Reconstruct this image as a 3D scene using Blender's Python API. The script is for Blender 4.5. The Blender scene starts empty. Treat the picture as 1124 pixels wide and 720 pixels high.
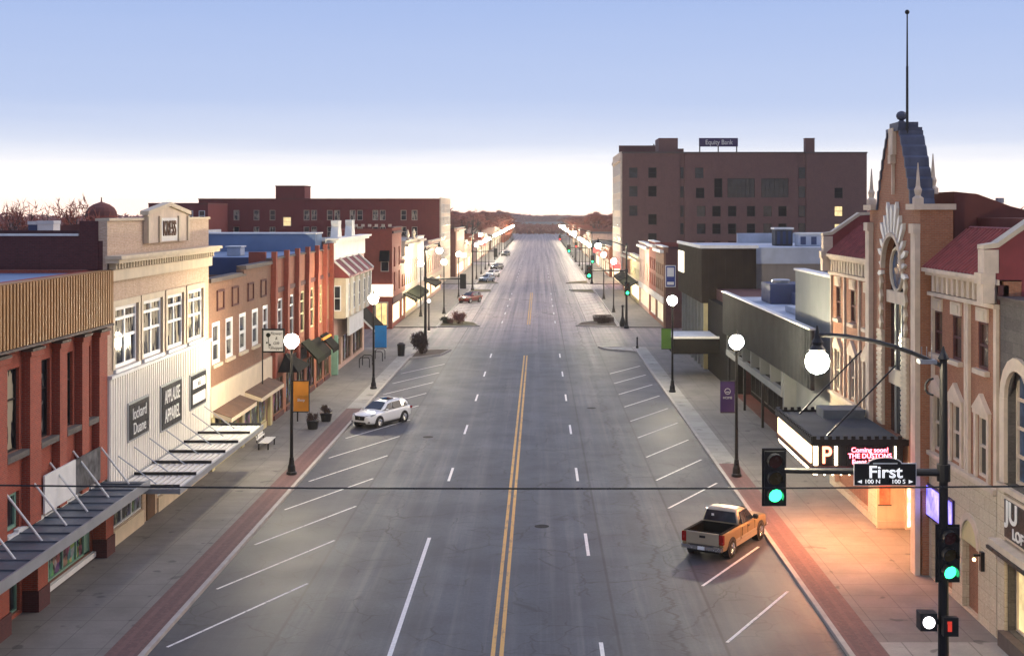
import bpy, bmesh, math, random
from mathutils import Vector, Matrix
random.seed(7)
R = math.radians
SC = bpy.context.scene
COL = SC.collection
OFF = {}
CAMX, CAMZ, FOC = 1.48, 15.5, 1400.0
FX = 18.1            # both building lines stand this far from the middle of the street

# ---------------------------------------------------------------- mesh builder
class MB:
    def __init__(s):
        s.v, s.f = [], []
    def poly(s, pts):
        b = len(s.v); s.v += [tuple(p) for p in pts]; s.f.append(tuple(range(b, b + len(pts))))
    def hexa(s, p):
        b = len(s.v); s.v += [tuple(q) for q in p]
        for q in ((0,3,2,1),(4,5,6,7),(0,1,5,4),(1,2,6,5),(2,3,7,6),(3,0,4,7)):
            s.f.append(tuple(b + i for i in q))
    def box(s, x0, x1, y0, y1, z0, z1):
        s.hexa([(x0,y0,z0),(x1,y0,z0),(x1,y1,z0),(x0,y1,z0),(x0,y0,z1),(x1,y0,z1),(x1,y1,z1),(x0,y1,z1)])
        return s
    def mbox(s, P, u0, u1, o0, o1, z0, z1):      # a box in wall coordinates (along, out, up)
        s.hexa([P(u0,o0,z0),P(u1,o0,z0),P(u1,o1,z0),P(u0,o1,z0),P(u0,o0,z1),P(u1,o0,z1),P(u1,o1,z1),P(u0,o1,z1)])
        return s
    def prism(s, pts0, pts1):
        n = len(pts0); b = len(s.v); s.v += [tuple(p) for p in pts0] + [tuple(p) for p in pts1]
        s.f.append(tuple(b + i for i in range(n))[::-1]); s.f.append(tuple(b + n + i for i in range(n)))
        for i in range(n):
            j = (i + 1) % n; s.f.append((b+i, b+j, b+n+j, b+n+i))
        return s
    def tube(s, p0, p1, r0, r1=None, n=8, cap=True):
        r1 = r0 if r1 is None else r1
        p0, p1 = Vector(p0), Vector(p1); d = (p1 - p0)
        if d.length < 1e-6: return s
        d.normalize(); a = d.orthogonal().normalized(); c = d.cross(a)
        b = len(s.v)
        for p, r in ((p0, r0), (p1, r1)):
            for i in range(n):
                t = 2 * math.pi * i / n
                s.v.append(tuple(p + a * (r * math.cos(t)) + c * (r * math.sin(t))))
        for i in range(n):
            j = (i + 1) % n; s.f.append((b+i, b+j, b+n+j, b+n+i))
        if cap:
            s.f.append(tuple(b + i for i in range(n))[::-1]); s.f.append(tuple(b + n + i for i in range(n)))
        return s
    def path(s, pts, r, n=6):
        for p, q in zip(pts[:-1], pts[1:]): s.tube(p, q, r, r, n)
        return s
    def lathe(s, c, prof, n=16):
        b = len(s.v)
        for r, z in prof:
            for i in range(n):
                t = 2 * math.pi * i / n
                s.v.append((c[0] + r * math.cos(t), c[1] + r * math.sin(t), c[2] + z))
        for k in range(len(prof) - 1):
            for i in range(n):
                j = (i + 1) % n; s.f.append((b+k*n+i, b+k*n+j, b+(k+1)*n+j, b+(k+1)*n+i))
        s.f.append(tuple(b + i for i in range(n))[::-1]); s.f.append(tuple(b + (len(prof)-1)*n + i for i in range(n)))
        return s
    def ball(s, c, r, n=14, sz=1.0):
        k = n // 2
        prof = [(max(r * math.sin(math.pi * i / k), .002), -r * sz * math.cos(math.pi * i / k)) for i in range(k + 1)]
        return s.lathe(c, prof, n)
    def build(s, name, mat, parent=None, smooth=False, raw=False, bevel=0):
        me = bpy.data.meshes.new(name)
        off = OFF.get(parent.name, Vector((0,0,0))) if (parent and not raw) else Vector((0,0,0))
        me.from_pydata([(x-off.x, y-off.y, z-off.z) for x, y, z in s.v], [], s.f)
        bm = bmesh.new(); bm.from_mesh(me); bmesh.ops.recalc_face_normals(bm, faces=bm.faces)
        if bevel: bmesh.ops.bevel(bm, geom=bm.edges[:], offset=bevel, segments=2, affect='EDGES', clamp_overlap=True)
        bm.to_mesh(me); bm.free()
        if smooth:
            for p in me.polygons: p.use_smooth = True
        me.materials.append(mat)
        o = bpy.data.objects.new(name, me); COL.objects.link(o)
        if parent:
            o.parent = parent; OFF[o.name] = OFF.get(parent.name, Vector((0,0,0))) if not raw else Vector((0,0,0))
        return o

def tag(o, label=None, cat=None, group=None, kind=None):
    if label: o['label'] = label
    if cat: o['category'] = cat
    if group: o['group'] = group
    if kind: o['kind'] = kind
    return o
def thing(name, label, cat, loc=(0,0,0), group=None, rz=0):
    o = bpy.data.objects.new(name, None); COL.objects.link(o)
    o.location = loc; o.rotation_euler = (0, 0, rz); o.empty_display_size = .3
    OFF[o.name] = Vector(loc)
    return tag(o, label, cat, group)
def copy_tree(o, parent=None):
    c = o.copy(); COL.objects.link(c)
    if parent: c.parent = parent
    for ch in list(o.children): copy_tree(ch, c)
    return c
def text(body, parent, P, size, face, mat, name='lettering', sx=1.0, ext=.012, align='CENTER', font_bold=0.0, shear=0.0):
    """lettering as a part: P is its world point, face is 'L' (looks to +x), 'R' (looks to -x) or 'F' (looks to -y)"""
    cu = bpy.data.curves.new(name, 'FONT'); cu.body = body; cu.size = size; cu.extrude = ext
    cu.align_x = align; cu.align_y = 'CENTER'; cu.offset = font_bold; cu.shear = shear; cu.space_line = .95
    cu.materials.append(mat)
    tmp = bpy.data.objects.new('tmp', cu); me = bpy.data.meshes.new_from_object(tmp); bpy.data.objects.remove(tmp)
    me.name = name
    if not me.materials: me.materials.append(mat)
    o = bpy.data.objects.new(name, me); COL.objects.link(o)
    off = OFF.get(parent.name, Vector((0,0,0)))
    o.parent = parent; o.location = Vector(P) - off
    o.rotation_euler = (R(90), 0, {'L': R(90), 'R': R(-90), 'F': 0}[face]); o.scale = (sx, 1, 1)
    return o

# wall coordinate maps: along the wall, outwards, up
def ML(u, o, z): return (-FX + o, u, z)
def MR(u, o, z): return (FX - o, u, z)
def MF(Y0):
    return lambda u, o, z: (u, Y0 - o, z)

# ---------------------------------------------------------------- materials
MAT = {}
def nodes(name):
    m = bpy.data.materials.new(name); m.use_nodes = True
    nt = m.node_tree; b = nt.nodes['Principled BSDF']
    return m, nt, b
def N(nt, t, **kw):
    n = nt.nodes.new(t)
    for k, v in kw.items():
        if k in n.inputs: n.inputs[k].default_value = v
        else: setattr(n, k, v)
    return n
def rgb(c): return (c[0], c[1], c[2], 1)
def hx(h):                                    # sRGB hex to linear
    out = []
    for i in (0, 2, 4):
        c = int(h[i:i+2], 16) / 255
        out.append(c / 12.92 if c <= .04045 else ((c + .055) / 1.055) ** 2.4)
    return tuple(out)
def posn(nt): return N(nt, 'ShaderNodeNewGeometry').outputs['Position']
def noise(nt, vec, scale, detail=4, rough=.6):
    n = N(nt, 'ShaderNodeTexNoise', Scale=scale, Detail=detail, Roughness=rough)
    nt.links.new(vec, n.inputs['Vector']); return n.outputs['Fac']
def mapping(nt, vec, sc):
    m = N(nt, 'ShaderNodeMapping'); m.inputs['Scale'].default_value = sc
    nt.links.new(vec, m.inputs['Vector']); return m.outputs['Vector']
def mixc(nt, fac, a, b, mode='MIX'):
    m = N(nt, 'ShaderNodeMix', data_type='RGBA', blend_type=mode)
    for i, x in ((0, fac), (6, a), (7, b)):
        if hasattr(x, 'is_output'): nt.links.new(x, m.inputs[i])
        else: m.inputs[i].default_value = x if i == 0 else rgb(x)
    return m.outputs[2]
def rampf(nt, fac, lo, hi, a=0.0, b=1.0):
    m = N(nt, 'ShaderNodeMapRange'); nt.links.new(fac, m.inputs[0])
    for i, x in enumerate((lo, hi, a, b)): m.inputs[i+1].default_value = x
    m.clamp = True; return m.outputs[0]
def math_(nt, op, a, b=0.0):
    m = N(nt, 'ShaderNodeMath', operation=op)
    for i, x in enumerate((a, b)):
        if hasattr(x, 'is_output'): nt.links.new(x, m.inputs[i])
        else: m.inputs[i].default_value = x
    return m.outputs[0]
def bump(nt, b, h, strength=.3, dist=.02):
    n = N(nt, 'ShaderNodeBump'); n.inputs['Strength'].default_value = strength; n.inputs['Distance'].default_value = dist
    nt.links.new(h, n.inputs['Height']); nt.links.new(n.outputs[0], b.inputs['Normal'])
def plain(name, col, rough=.6, metal=0.0, var=.25, scale=1.2, streak=.2, spec=.35, coat=0.0):
    """paint, stucco, metal: base colour broken up by blotches and by rain streaks"""
    m, nt, b = nodes(name); p = posn(nt)
    n1 = noise(nt, p, scale, 6); n2 = noise(nt, mapping(nt, p, (2.2, 2.2, .18)), 1.5, 5)
    c = mixc(nt, rampf(nt, n1, .35, .7), tuple(x * (1 - var) for x in col), tuple(min(x * (1 + var * .6), .95) for x in col))
    if streak: c = mixc(nt, rampf(nt, n2, .52, .75, 0, streak), c, tuple(x * .45 for x in col))
    nt.links.new(c, b.inputs['Base Color'])
    nt.links.new(rampf(nt, noise(nt, p, scale * 4, 3), .3, .7, max(rough - .1, .05), min(rough + .1, 1)), b.inputs['Roughness'])
    b.inputs['Metallic'].default_value = metal; b.inputs['Specular IOR Level'].default_value = spec
    b.inputs['Coat Weight'].default_value = coat
    MAT[name] = m; return m
def wallvec(nt):
    g = N(nt, 'ShaderNodeNewGeometry'); s = N(nt, 'ShaderNodeSeparateXYZ'); nt.links.new(g.outputs['Position'], s.inputs[0])
    sn = N(nt, 'ShaderNodeSeparateXYZ'); nt.links.new(g.outputs['Normal'], sn.inputs[0])
    k = math_(nt, 'GREATER_THAN', math_(nt, 'ABSOLUTE', sn.outputs[0]), .6)
    d = math_(nt, 'SUBTRACT', s.outputs[1], s.outputs[0]); u = math_(nt, 'ADD', s.outputs[0], math_(nt, 'MULTIPLY', d, k))
    c = N(nt, 'ShaderNodeCombineXYZ'); nt.links.new(u, c.inputs[0]); nt.links.new(s.outputs[2], c.inputs[1])
    return c.outputs[0], g.outputs['Position']
def brick(name, a, b_, mortar, rough=.85, bw=.22, bh=.075, stain=.35, big=.3):
    m, nt, b = nodes(name); v, p = wallvec(nt)
    t = N(nt, 'ShaderNodeTexBrick', Scale=1.0); nt.links.new(v, t.inputs['Vector'])
    t.inputs['Color1'].default_value = rgb(a); t.inputs['Color2'].default_value = rgb(b_); t.inputs['Mortar'].default_value = rgb(mortar)
    t.inputs['Brick Width'].default_value = bw; t.inputs['Row Height'].default_value = bh
    t.inputs['Mortar Size'].default_value = .009; t.inputs['Bias'].default_value = -.1
    n1 = noise(nt, p, .7, 6, .65); n2 = noise(nt, mapping(nt, p, (1.6, 1.6, .12)), 1.6, 5)
    n3 = noise(nt, mapping(nt, p, (1, 1, 2.5)), 5.0, 4, .7)
    c = mixc(nt, rampf(nt, n1, .4, .72, 0, big), t.outputs['Color'], tuple(x * .55 for x in a))
    c = mixc(nt, rampf(nt, n2, .55, .8, 0, stain), c, tuple(x * .35 for x in b_))
    c = mixc(nt, rampf(nt, n3, .52, .72, 0, .5), c, tuple(min(x * 1.6, .8) for x in a))
    n4 = noise(nt, mapping(nt, p, (1, 1, 3)), 7.0, 3, .7); c = mixc(nt, rampf(nt, n4, .54, .74, 0, .55), c, tuple(x * .45 for x in b_))
    nt.links.new(c, b.inputs['Base Color']); b.inputs['Roughness'].default_value = rough
    bump(nt, b, t.outputs['Fac'], -.25, .012)
    MAT[name] = m; return m
def emit(name, col, strength, base=(.02,.02,.02), var=0.0, scale=2.0, sz=(1,1,1)):
    m, nt, b = nodes(name); b.inputs['Base Color'].default_value = rgb(base)
    b.inputs['Emission Strength'].default_value = strength; b.inputs['Emission Color'].default_value = rgb(col)
    if var:
        n = noise(nt, mapping(nt, posn(nt), sz), scale, 4)
        nt.links.new(mixc(nt, rampf(nt, n, .35, .65), tuple(x * (1 - var) for x in col), col), b.inputs['Emission Color'])
    MAT[name] = m; return m
def glass(name, tint=(.012,.014,.018), rough=.06, curtain=None, cfrac=.5):
    m, nt, b = nodes(name); p = posn(nt)
    n1 = noise(nt, p, .9, 3)
    c = mixc(nt, rampf(nt, n1, .4, .65), tint, tuple(x * 2.6 for x in tint))
    if curtain:
        n2 = noise(nt, mapping(nt, p, (3, 3, .7)), .9, 2)
        c = mixc(nt, rampf(nt, n2, cfrac, cfrac + .03), c, curtain)
    nt.links.new(c, b.inputs['Base Color']); b.inputs['Roughness'].default_value = rough; b.inputs['Specular IOR Level'].default_value = .32
    n4 = noise(nt, p, .6, 2); bump(nt, b, n4, .06, .05)
    MAT[name] = m; return m
def display(name, glow=0.0, tone=1.0):
    """a shop window full of goods: coloured blotches behind reflecting glass"""
    m, nt, b = nodes(name); p = posn(nt)
    vo = N(nt, 'ShaderNodeTexVoronoi', Scale=2.6); nt.links.new(mapping(nt, p, (1, 1, .7)), vo.inputs['Vector'])
    n1 = noise(nt, p, 1.1, 3)
    hs = N(nt, 'ShaderNodeHueSaturation', Saturation=.75, Value=.42 * tone); nt.links.new(vo.outputs['Color'], hs.inputs['Color'])
    c = mixc(nt, rampf(nt, n1, .42, .6), (.010,.011,.013), hs.outputs[0])
    nt.links.new(c, b.inputs['Base Color']); b.inputs['Roughness'].default_value = .08
    if glow:
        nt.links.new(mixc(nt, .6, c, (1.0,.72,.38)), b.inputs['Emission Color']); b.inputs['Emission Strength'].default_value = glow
    MAT[name] = m; return m

# the stuff of the place
brick('brick_red', (.36,.062,.032), (.28,.045,.026), (.26,.15,.11))
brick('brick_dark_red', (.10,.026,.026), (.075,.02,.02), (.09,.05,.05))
brick('brick_brown', (.25,.12,.07), (.19,.085,.05), (.24,.17,.12))
brick('brick_orange', (.34,.095,.045), (.27,.07,.035), (.30,.2,.14))
brick('brick_buff', (.58,.42,.30), (.49,.33,.22), (.56,.46,.36), big=.15)
brick('brick_theatre', (.36,.14,.07), (.29,.105,.052), (.30,.20,.13), big=.15)
brick('brick_bank', (.185,.085,.072), (.145,.068,.060), (.12,.08,.07), big=.4)
brick('brick_hotel', (.22,.028,.02), (.175,.024,.018), (.12,.06,.05))
brick('paver_red', (.165,.085,.08), (.115,.062,.06), (.12,.085,.08), bw=.2, bh=.1)
brick('stone_block', (.60,.50,.36), (.54,.44,.31), (.34,.27,.18), bw=1.1, bh=.5, big=.12, stain=.2)
brick('stone_rough', (.125,.11,.10), (.08,.07,.064), (.07,.065,.06), bw=.8, bh=.42)
plain('cream_trim', (.62,.52,.38), .65, var=.12)
plain('stone_trim', (.66,.54,.42), .75, var=.18)
plain('white_paint', (.78,.76,.70), .5, var=.08, streak=.1)
plain('white_siding', (.84,.80,.72), .45, var=.06, streak=.08)
plain('white_frame', (.74,.76,.76), .45, var=.05, streak=0)
plain('tan_metal', (.36,.19,.07), .6, var=.14, streak=.2)
plain('dark_metal_cladding', (.030,.021,.017), .75, spec=.12, var=.3, scale=.8, streak=.3)
plain('grey_metal_cladding', (.036,.040,.045), .8, spec=.12, var=.2, scale=.6)
plain('stucco_grey', (.20,.215,.215), .85, var=.12, scale=.5)
plain('stucco_tan', (.27,.235,.20), .85, var=.12, scale=.5)
plain('stucco_yellow', (.60,.52,.28), .7, var=.12)
plain('cream_panel', (.70,.58,.42), .6, var=.1)
plain('pink_plaster', (.60,.40,.32), .7, var=.15)
plain('roof_membrane', (.46,.50,.57), .8, var=.25, scale=.35, streak=0)
plain('roof_blue', (.16,.23,.36), .6, var=.2, scale=.35, streak=0)
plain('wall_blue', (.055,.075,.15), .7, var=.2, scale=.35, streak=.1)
plain('roof_tar', (.07,.075,.085), .85, var=.3, scale=.5, streak=0)
plain('roof_rust', (.17,.055,.042), .8, var=.25, scale=.5, streak=.2)
plain('white_coping', (.70,.70,.68), .6, var=.12, streak=.2)
plain('slate_metal', (.085,.095,.14), .6, var=.3, streak=.3)
plain('dark_coping', (.11,.085,.075), .7, var=.2)
plain('tile_red', (.25,.050,.045), .6, var=.3, scale=2.5, streak=.25)
plain('mansard_red', (.24,.05,.05), .6, var=.2)
plain('black_iron', (.012,.012,.013), .35, var=.1, streak=0)
plain('black_paint', (.016,.016,.018), .4, var=.1, streak=0)
plain('galvanised', (.42,.44,.46), .4, .6, var=.1, streak=0)
plain('canopy_metal', (.13,.155,.185), .45, .2, var=.25, scale=.8, streak=0)
plain('weathered_white', (.72,.72,.70), .7, var=.1, streak=0)
plain('weathered_dark', (.12,.12,.13), .8, var=.7, scale=2.2, streak=.5)
plain('green_frame', (.20,.36,.28), .5, var=.15)
plain('awning_black', (.010,.010,.010), .9, spec=.08, var=.3)
plain('awning_green', (.016,.020,.012), .9, spec=.08, var=.3)
plain('kerb_concrete', (.40,.37,.34), .8, var=.15, scale=2, streak=0)
plain('banner_orange', (.72,.27,.03), .7, var=.12, streak=0)
plain('banner_blue', (.02,.22,.55), .7, var=.12, streak=0)
plain('banner_purple', (.06,.03,.13), .7, var=.12, streak=0)
plain('banner_green', (.10,.22,.03), .7, var=.12, streak=0)
plain('sign_white', (.80,.80,.76), .5, var=.05, streak=0)
plain('sign_black', (.014,.014,.016), .35, var=.1, streak=0)
plain('sign_purple', (.03,.015,.09), .4, var=.1, streak=0)
plain('sign_blue', (.02,.05,.25), .4, var=.1, streak=0)
plain('timber_brown', (.13,.07,.04), .7, var=.3)
plain('bark', (.075,.05,.04), .95, var=.4, scale=3, streak=0)
plain('twigs', (.42,.13,.08), .95, var=.4, scale=.6, streak=0)  # reddish twigs, brightened: glow of backlit haze put into the colour
plain('twigs_dark', (.055,.032,.028), .95, var=.4, scale=2, streak=0)
plain('evergreen', (.04,.05,.02), .9, var=.4, scale=2, streak=0)
plain('soil', (.10,.075,.055), .95, var=.3, scale=3, streak=0)
plain('dry_grass', (.14,.12,.05), .95, var=.35, scale=2, streak=0)
plain('paint_white_car', (.80,.81,.82), .25, var=.02, streak=0, scale=.05, coat=.6)
plain('paint_gold', (.33,.235,.11), .32, .35, var=.05, streak=0, scale=.05, coat=.6)
plain('paint_silver_beige', (.42,.36,.27), .35, .35, var=.05, streak=0, scale=.05)
plain('paint_red_car', (.20,.035,.03), .3, var=.04, streak=0, scale=.05, coat=.5)
plain('paint_blue_car', (.16,.24,.36), .3, .2, var=.04, streak=0, scale=.05, coat=.5)
plain('paint_silver_car', (.50,.52,.55), .3, .3, var=.04, streak=0, scale=.05, coat=.5)
plain('paint_dark_car', (.02,.022,.03), .3, var=.04, streak=0, scale=.05, coat=.5)
plain('tyre_rubber', (.014,.014,.014), .85, var=.2, streak=0)
plain('rim_alloy', (.50,.50,.50), .3, .8, var=.08, streak=0)
plain('chrome', (.62,.60,.55), .2, .9, var=.05, streak=0)
plain('bed_liner', (.008,.008,.008), .9, spec=.06, var=.2, streak=0)
plain('plate_white', (.70,.74,.80), .5, var=.05, streak=0)
plain('lamp_lens_red', (.28,.012,.010), .2, var=.1, streak=0)
plain('lamp_lens_clear', (.30,.32,.34), .1, var=.1, streak=0)
plain('line_white', (.74,.73,.71), .7, var=.15, scale=5, streak=.0)
plain('line_yellow', (.62,.33,.055), .7, var=.2, scale=4, streak=.0)
plain('mullion_brown', (.10,.075,.055), .6, var=.2, streak=0)
plain('matte_black', (.009,.009,.009), .95, var=.2, streak=0, spec=.1)  # even matte black for recess walls, soffit, canopy and some panes
plain('floor_red', (.13,.035,.025), .7, var=.2, streak=0)
glass('glass_dark'); glass('glass_shade', (.015,.016,.02), .08, (.20,.19,.17), .56)
glass('glass_curtain', (.015,.016,.02), .08, (.42,.38,.28), .50)
glass('glass_brown', (.035,.016,.012), .12)
glass('glass_car', (.012,.016,.024), .04); glass('glass_bluish', (.03,.05,.09), .04)
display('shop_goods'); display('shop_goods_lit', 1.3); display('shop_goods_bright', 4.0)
emit('globe_light', (1.0,.85,.58), 400, (.8,.8,.8))
emit('window_lit', (1.0,.62,.24), 1.5, var=.5, scale=1.5)
emit('window_lit_pale', (1.0,.74,.36), 1.05, var=.45, scale=.9)
emit('green_light', (.03,1.0,.30), 4, (.05,.4,.2))
emit('red_light', (1.0,.04,.03), 4, (.4,.02,.02))
emit('sign_letter_added_glow', (1.0,1.0,1.0), .55, (.8,.8,.8))  # glow added to whiten the street sign's lettering; the letters are no lamp
emit('walk_light', (1.0,.93,.95), 2.5, (.8,.8,.8))
emit('hand_light', (1.0,.06,.03), .5)
emit('marquee_panel', (1.0,.66,.34), 5.5, (.8,.7,.6), var=.25, scale=1.2)
emit('marquee_bulb', (1.0,.82,.55), 7, (.8,.8,.7))
emit('led_red', (1.0,.10,.14), 9)
emit('soffit_lamp', (1.0,.38,.16), 320, (.8,.7,.6))
emit('booth_poster', (1.0,.16,.05), .9, (.4,.1,.05), var=.7, scale=3)
emit('neon_red', (1.0,.07,.06), 2.2, (.4,.05,.05))
emit('letter_red', (1.0,.22,.12), 5)
emit('poster_blue', (.20,.16,1.0), 3.2, var=.75, scale=1.6)
emit('poster_warm', (1.0,.60,.32), 5.0, var=.7, scale=3.5)
emit('sign_lit', (1.0,.86,.64), 1.5, (.8,.8,.7), var=.3, scale=2)
emit('sconce_light', (1.0,.66,.30), 7, (.8,.7,.5))
def add_stripes(name, col, ref, period, width, depth_col):
    """ribbed cladding: narrow dark joints in the base colour"""
    m, nt, b = nodes(name); v, p = wallvec(nt)
    s = N(nt, 'ShaderNodeSeparateXYZ'); nt.links.new(v, s.inputs[0])
    f = math_(nt, 'FRACT', math_(nt, 'DIVIDE', s.outputs[0], period))
    k = math_(nt, 'LESS_THAN', f, width)
    n1 = noise(nt, mapping(nt, p, (1.5, 1.5, .2)), 1.2, 5)
    c = mixc(nt, rampf(nt, n1, .3, .7), tuple(x * .72 for x in col), tuple(min(.95, x * 1.15) for x in col))
    c = mixc(nt, math_(nt, 'MULTIPLY', k, .8), c, depth_col)
    nt.links.new(c, b.inputs['Base Color']); b.inputs['Roughness'].default_value = .5
    MAT[name] = m
add_stripes('rust_ribbed', (.075,.052,.035), None, .45, .2, (.03,.022,.016))
# ---------------------------------------------------------------- camera
cd = bpy.data.cameras.new('camera'); cam = bpy.data.objects.new('camera', cd); COL.objects.link(cam)
cam.location = (CAMX, 0, CAMZ); cam.rotation_euler = (R(90), 0, 0)
cd.sensor_width = 36; cd.lens = FOC / 1124 * 36; cd.shift_x = -30 / 1124; cd.shift_y = -127 / 1124
cd.clip_end = 20000; cd.clip_start = .5
SC.camera = cam
SC.view_settings.view_transform = 'Standard'; SC.view_settings.look = 'None'
SC.view_settings.exposure = 0.5; SC.view_settings.gamma = 1.0
SC.cycles.use_denoising = True
SC.cycles.max_bounces = 6; SC.cycles.diffuse_bounces = 2; SC.cycles.glossy_bounces = 3
SC.cycles.sample_clamp_indirect = 4.0; SC.cycles.caustics_reflective = False; SC.cycles.caustics_refractive = False

# ---------------------------------------------------------------- sky: dawn behind the far end of the street
W = bpy.data.worlds.new('World'); SC.world = W; W.use_nodes = True
nt = W.node_tree; nt.nodes.clear()
out = N(nt, 'ShaderNodeOutputWorld')
sky = N(nt, 'ShaderNodeTexSky', sky_type='NISHITA'); sky.sun_disc = False
sky.sun_elevation = R(-3.5); sky.sun_rotation = R(30); sky.air_density = 1.0; sky.dust_density = 1.5
bg1 = N(nt, 'ShaderNodeBackground', Strength=.05); nt.links.new(sky.outputs[0], bg1.inputs[0])
tc = N(nt, 'ShaderNodeTexCoord'); sp = N(nt, 'ShaderNodeSeparateXYZ'); nt.links.new(tc.outputs['Generated'], sp.inputs[0])
cr = N(nt, 'ShaderNodeValToRGB'); cn = noise(nt, mapping(nt, tc.outputs['Generated'], (2.2, 2.2, 40)), 1.4, 5, .6)
nt.links.new(math_(nt, 'ADD', sp.outputs[2], math_(nt, 'MULTIPLY', math_(nt, 'SUBTRACT', cn, .5), .016)), cr.inputs[0])
el = cr.color_ramp.elements
stops = [(0.0, (1.9,1.38,1.08)), (.014, (1.5,1.27,1.08)), (.027, (1.12,1.05,1.0)), (.040, (.86,.87,.92)), (.054, (.63,.69,.84)), (.085, (.46,.555,.79)),
         (.165, (.35,.46,.75)), (.30, (.46,.51,.70)), (.55, (.46,.56,.90)), (1.0, (.52,.63,1.02))]
el[0].position = stops[0][0]; el[0].color = rgb(stops[0][1]); el[1].position = 1.0; el[1].color = rgb(stops[-1][1])
for p_, c_ in stops[1:-1]:
    e = el.new(p_); e.color = rgb(c_)
az = rampf(nt, sp.outputs[1], -.6, .75, .72, 1.0)
mul = mixc(nt, 1.0, cr.outputs[0], az, 'MULTIPLY')
bg2 = N(nt, 'ShaderNodeBackground', Strength=.80); nt.links.new(mul, bg2.inputs[0])
ad = N(nt, 'ShaderNodeAddShader'); nt.links.new(bg1.outputs[0], ad.inputs[0]); nt.links.new(bg2.outputs[0], ad.inputs[1])
nt.links.new(ad.outputs[0], out.inputs[0])
sl = bpy.data.lights.new('sun', 'SUN'); so = bpy.data.objects.new('sun', sl); COL.objects.link(so)
sl.energy = 1.1; sl.angle = R(40); sl.color = (1.0, .80, .62)
d = Vector((-math.sin(R(62)) * math.cos(R(26)), -math.cos(R(62)) * math.cos(R(26)), -math.sin(R(26))))
so.rotation_euler = d.to_track_quat('-Z', 'Y').to_euler()

# ---------------------------------------------------------------- asphalt with cracks, wheel tracks and patches
m, nt, b = nodes('asphalt'); p = posn(nt); MAT['asphalt'] = m
s = N(nt, 'ShaderNodeSeparateXYZ'); nt.links.new(p, s.inputs[0])
fine = noise(nt, p, 6, 6, .8); blot = noise(nt, p, .28, 5, .6); longn = noise(nt, mapping(nt, p, (.9, .018, 1)), 1.3, 5, .65)
c = mixc(nt, rampf(nt, fine, .36, .66), (.028,.036,.054), (.066,.076,.102))
c = mixc(nt, rampf(nt, blot, .35, .68, 0, .6), c, (.034,.036,.047))
c = mixc(nt, rampf(nt, longn, .48, .72, 0, .55), c, (.17,.158,.160))
bt = N(nt, 'ShaderNodeTexBrick', Scale=1.0); nt.links.new(mapping(nt, p, (1, 1, 0)), bt.inputs['Vector'])
for i_, v_ in (('Color1',(1,1,1,1)),('Color2',(0,0,0,1)),('Mortar',(.5,.5,.5,1))): bt.inputs[i_].default_value = v_
bt.inputs['Brick Width'].default_value = 3.72; bt.inputs['Row Height'].default_value = 9.3; bt.inputs['Mortar Size'].default_value = 0.0; bt.offset = .0
c = mixc(nt, rampf(nt, bt.outputs['Color'], .1, .9, 0, .34), c, (.032,.035,.045))
tr = math_(nt, 'ABSOLUTE', math_(nt, 'SINE', math_(nt, 'MULTIPLY', math_(nt, 'ADD', s.outputs[0], .45), math.pi / 1.85)))
c = mixc(nt, math_(nt, 'MULTIPLY', rampf(nt, tr, .6, 1.0, 0, .4), rampf(nt, noise(nt, mapping(nt, p, (1, .05, 1)), .8, 3), .35, .6)), c, (.040,.040,.047))
ax = math_(nt, 'ABSOLUTE', s.outputs[0])
c = mixc(nt, rampf(nt, ax, 8.05, 8.25, 0, .55), c, (.044,.045,.054))
def crack(scale, sc, th, jitter):
    w = N(nt, 'ShaderNodeVectorMath', operation='ADD'); nz = N(nt, 'ShaderNodeTexNoise', Scale=.9, Detail=5)
    nt.links.new(p, nz.inputs['Vector']); mm = N(nt, 'ShaderNodeVectorMath', operation='SCALE'); mm.inputs['Scale'].default_value = jitter
    nt.links.new(nz.outputs['Color'], mm.inputs[0]); nt.links.new(p, w.inputs[0]); nt.links.new(mm.outputs[0], w.inputs[1])
    v = N(nt, 'ShaderNodeTexVoronoi', feature='DISTANCE_TO_EDGE', Scale=scale); nt.links.new(mapping(nt, w.outputs[0], sc), v.inputs['Vector'])
    return rampf(nt, v.outputs['Distance'], 0, th, 1, 0)
gate = rampf(nt, noise(nt, p, .11, 3), .46, .58)
k1 = math_(nt, 'MULTIPLY', crack(.20, (1.0, .8, 0), .014, 1.3), gate)
gate2 = rampf(nt, noise(nt, mapping(nt, p, (1, 1, 1)), .35, 2), .44, .56)
k2 = math_(nt, 'MULTIPLY', crack(.62, (.8, 1.0, 0), .024, .9), gate2)
k = math_(nt, 'MAXIMUM', k1, math_(nt, 'MULTIPLY', k2, .85))
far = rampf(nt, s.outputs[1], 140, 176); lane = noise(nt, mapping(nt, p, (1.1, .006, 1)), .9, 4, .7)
c = mixc(nt, math_(nt, 'MULTIPLY', far, rampf(nt, lane, .36, .62, .25, .95)), c, (.36,.285,.28))  # far paving partly paler itself; pinkish lamp reflections put into its colour in streaks
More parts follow.
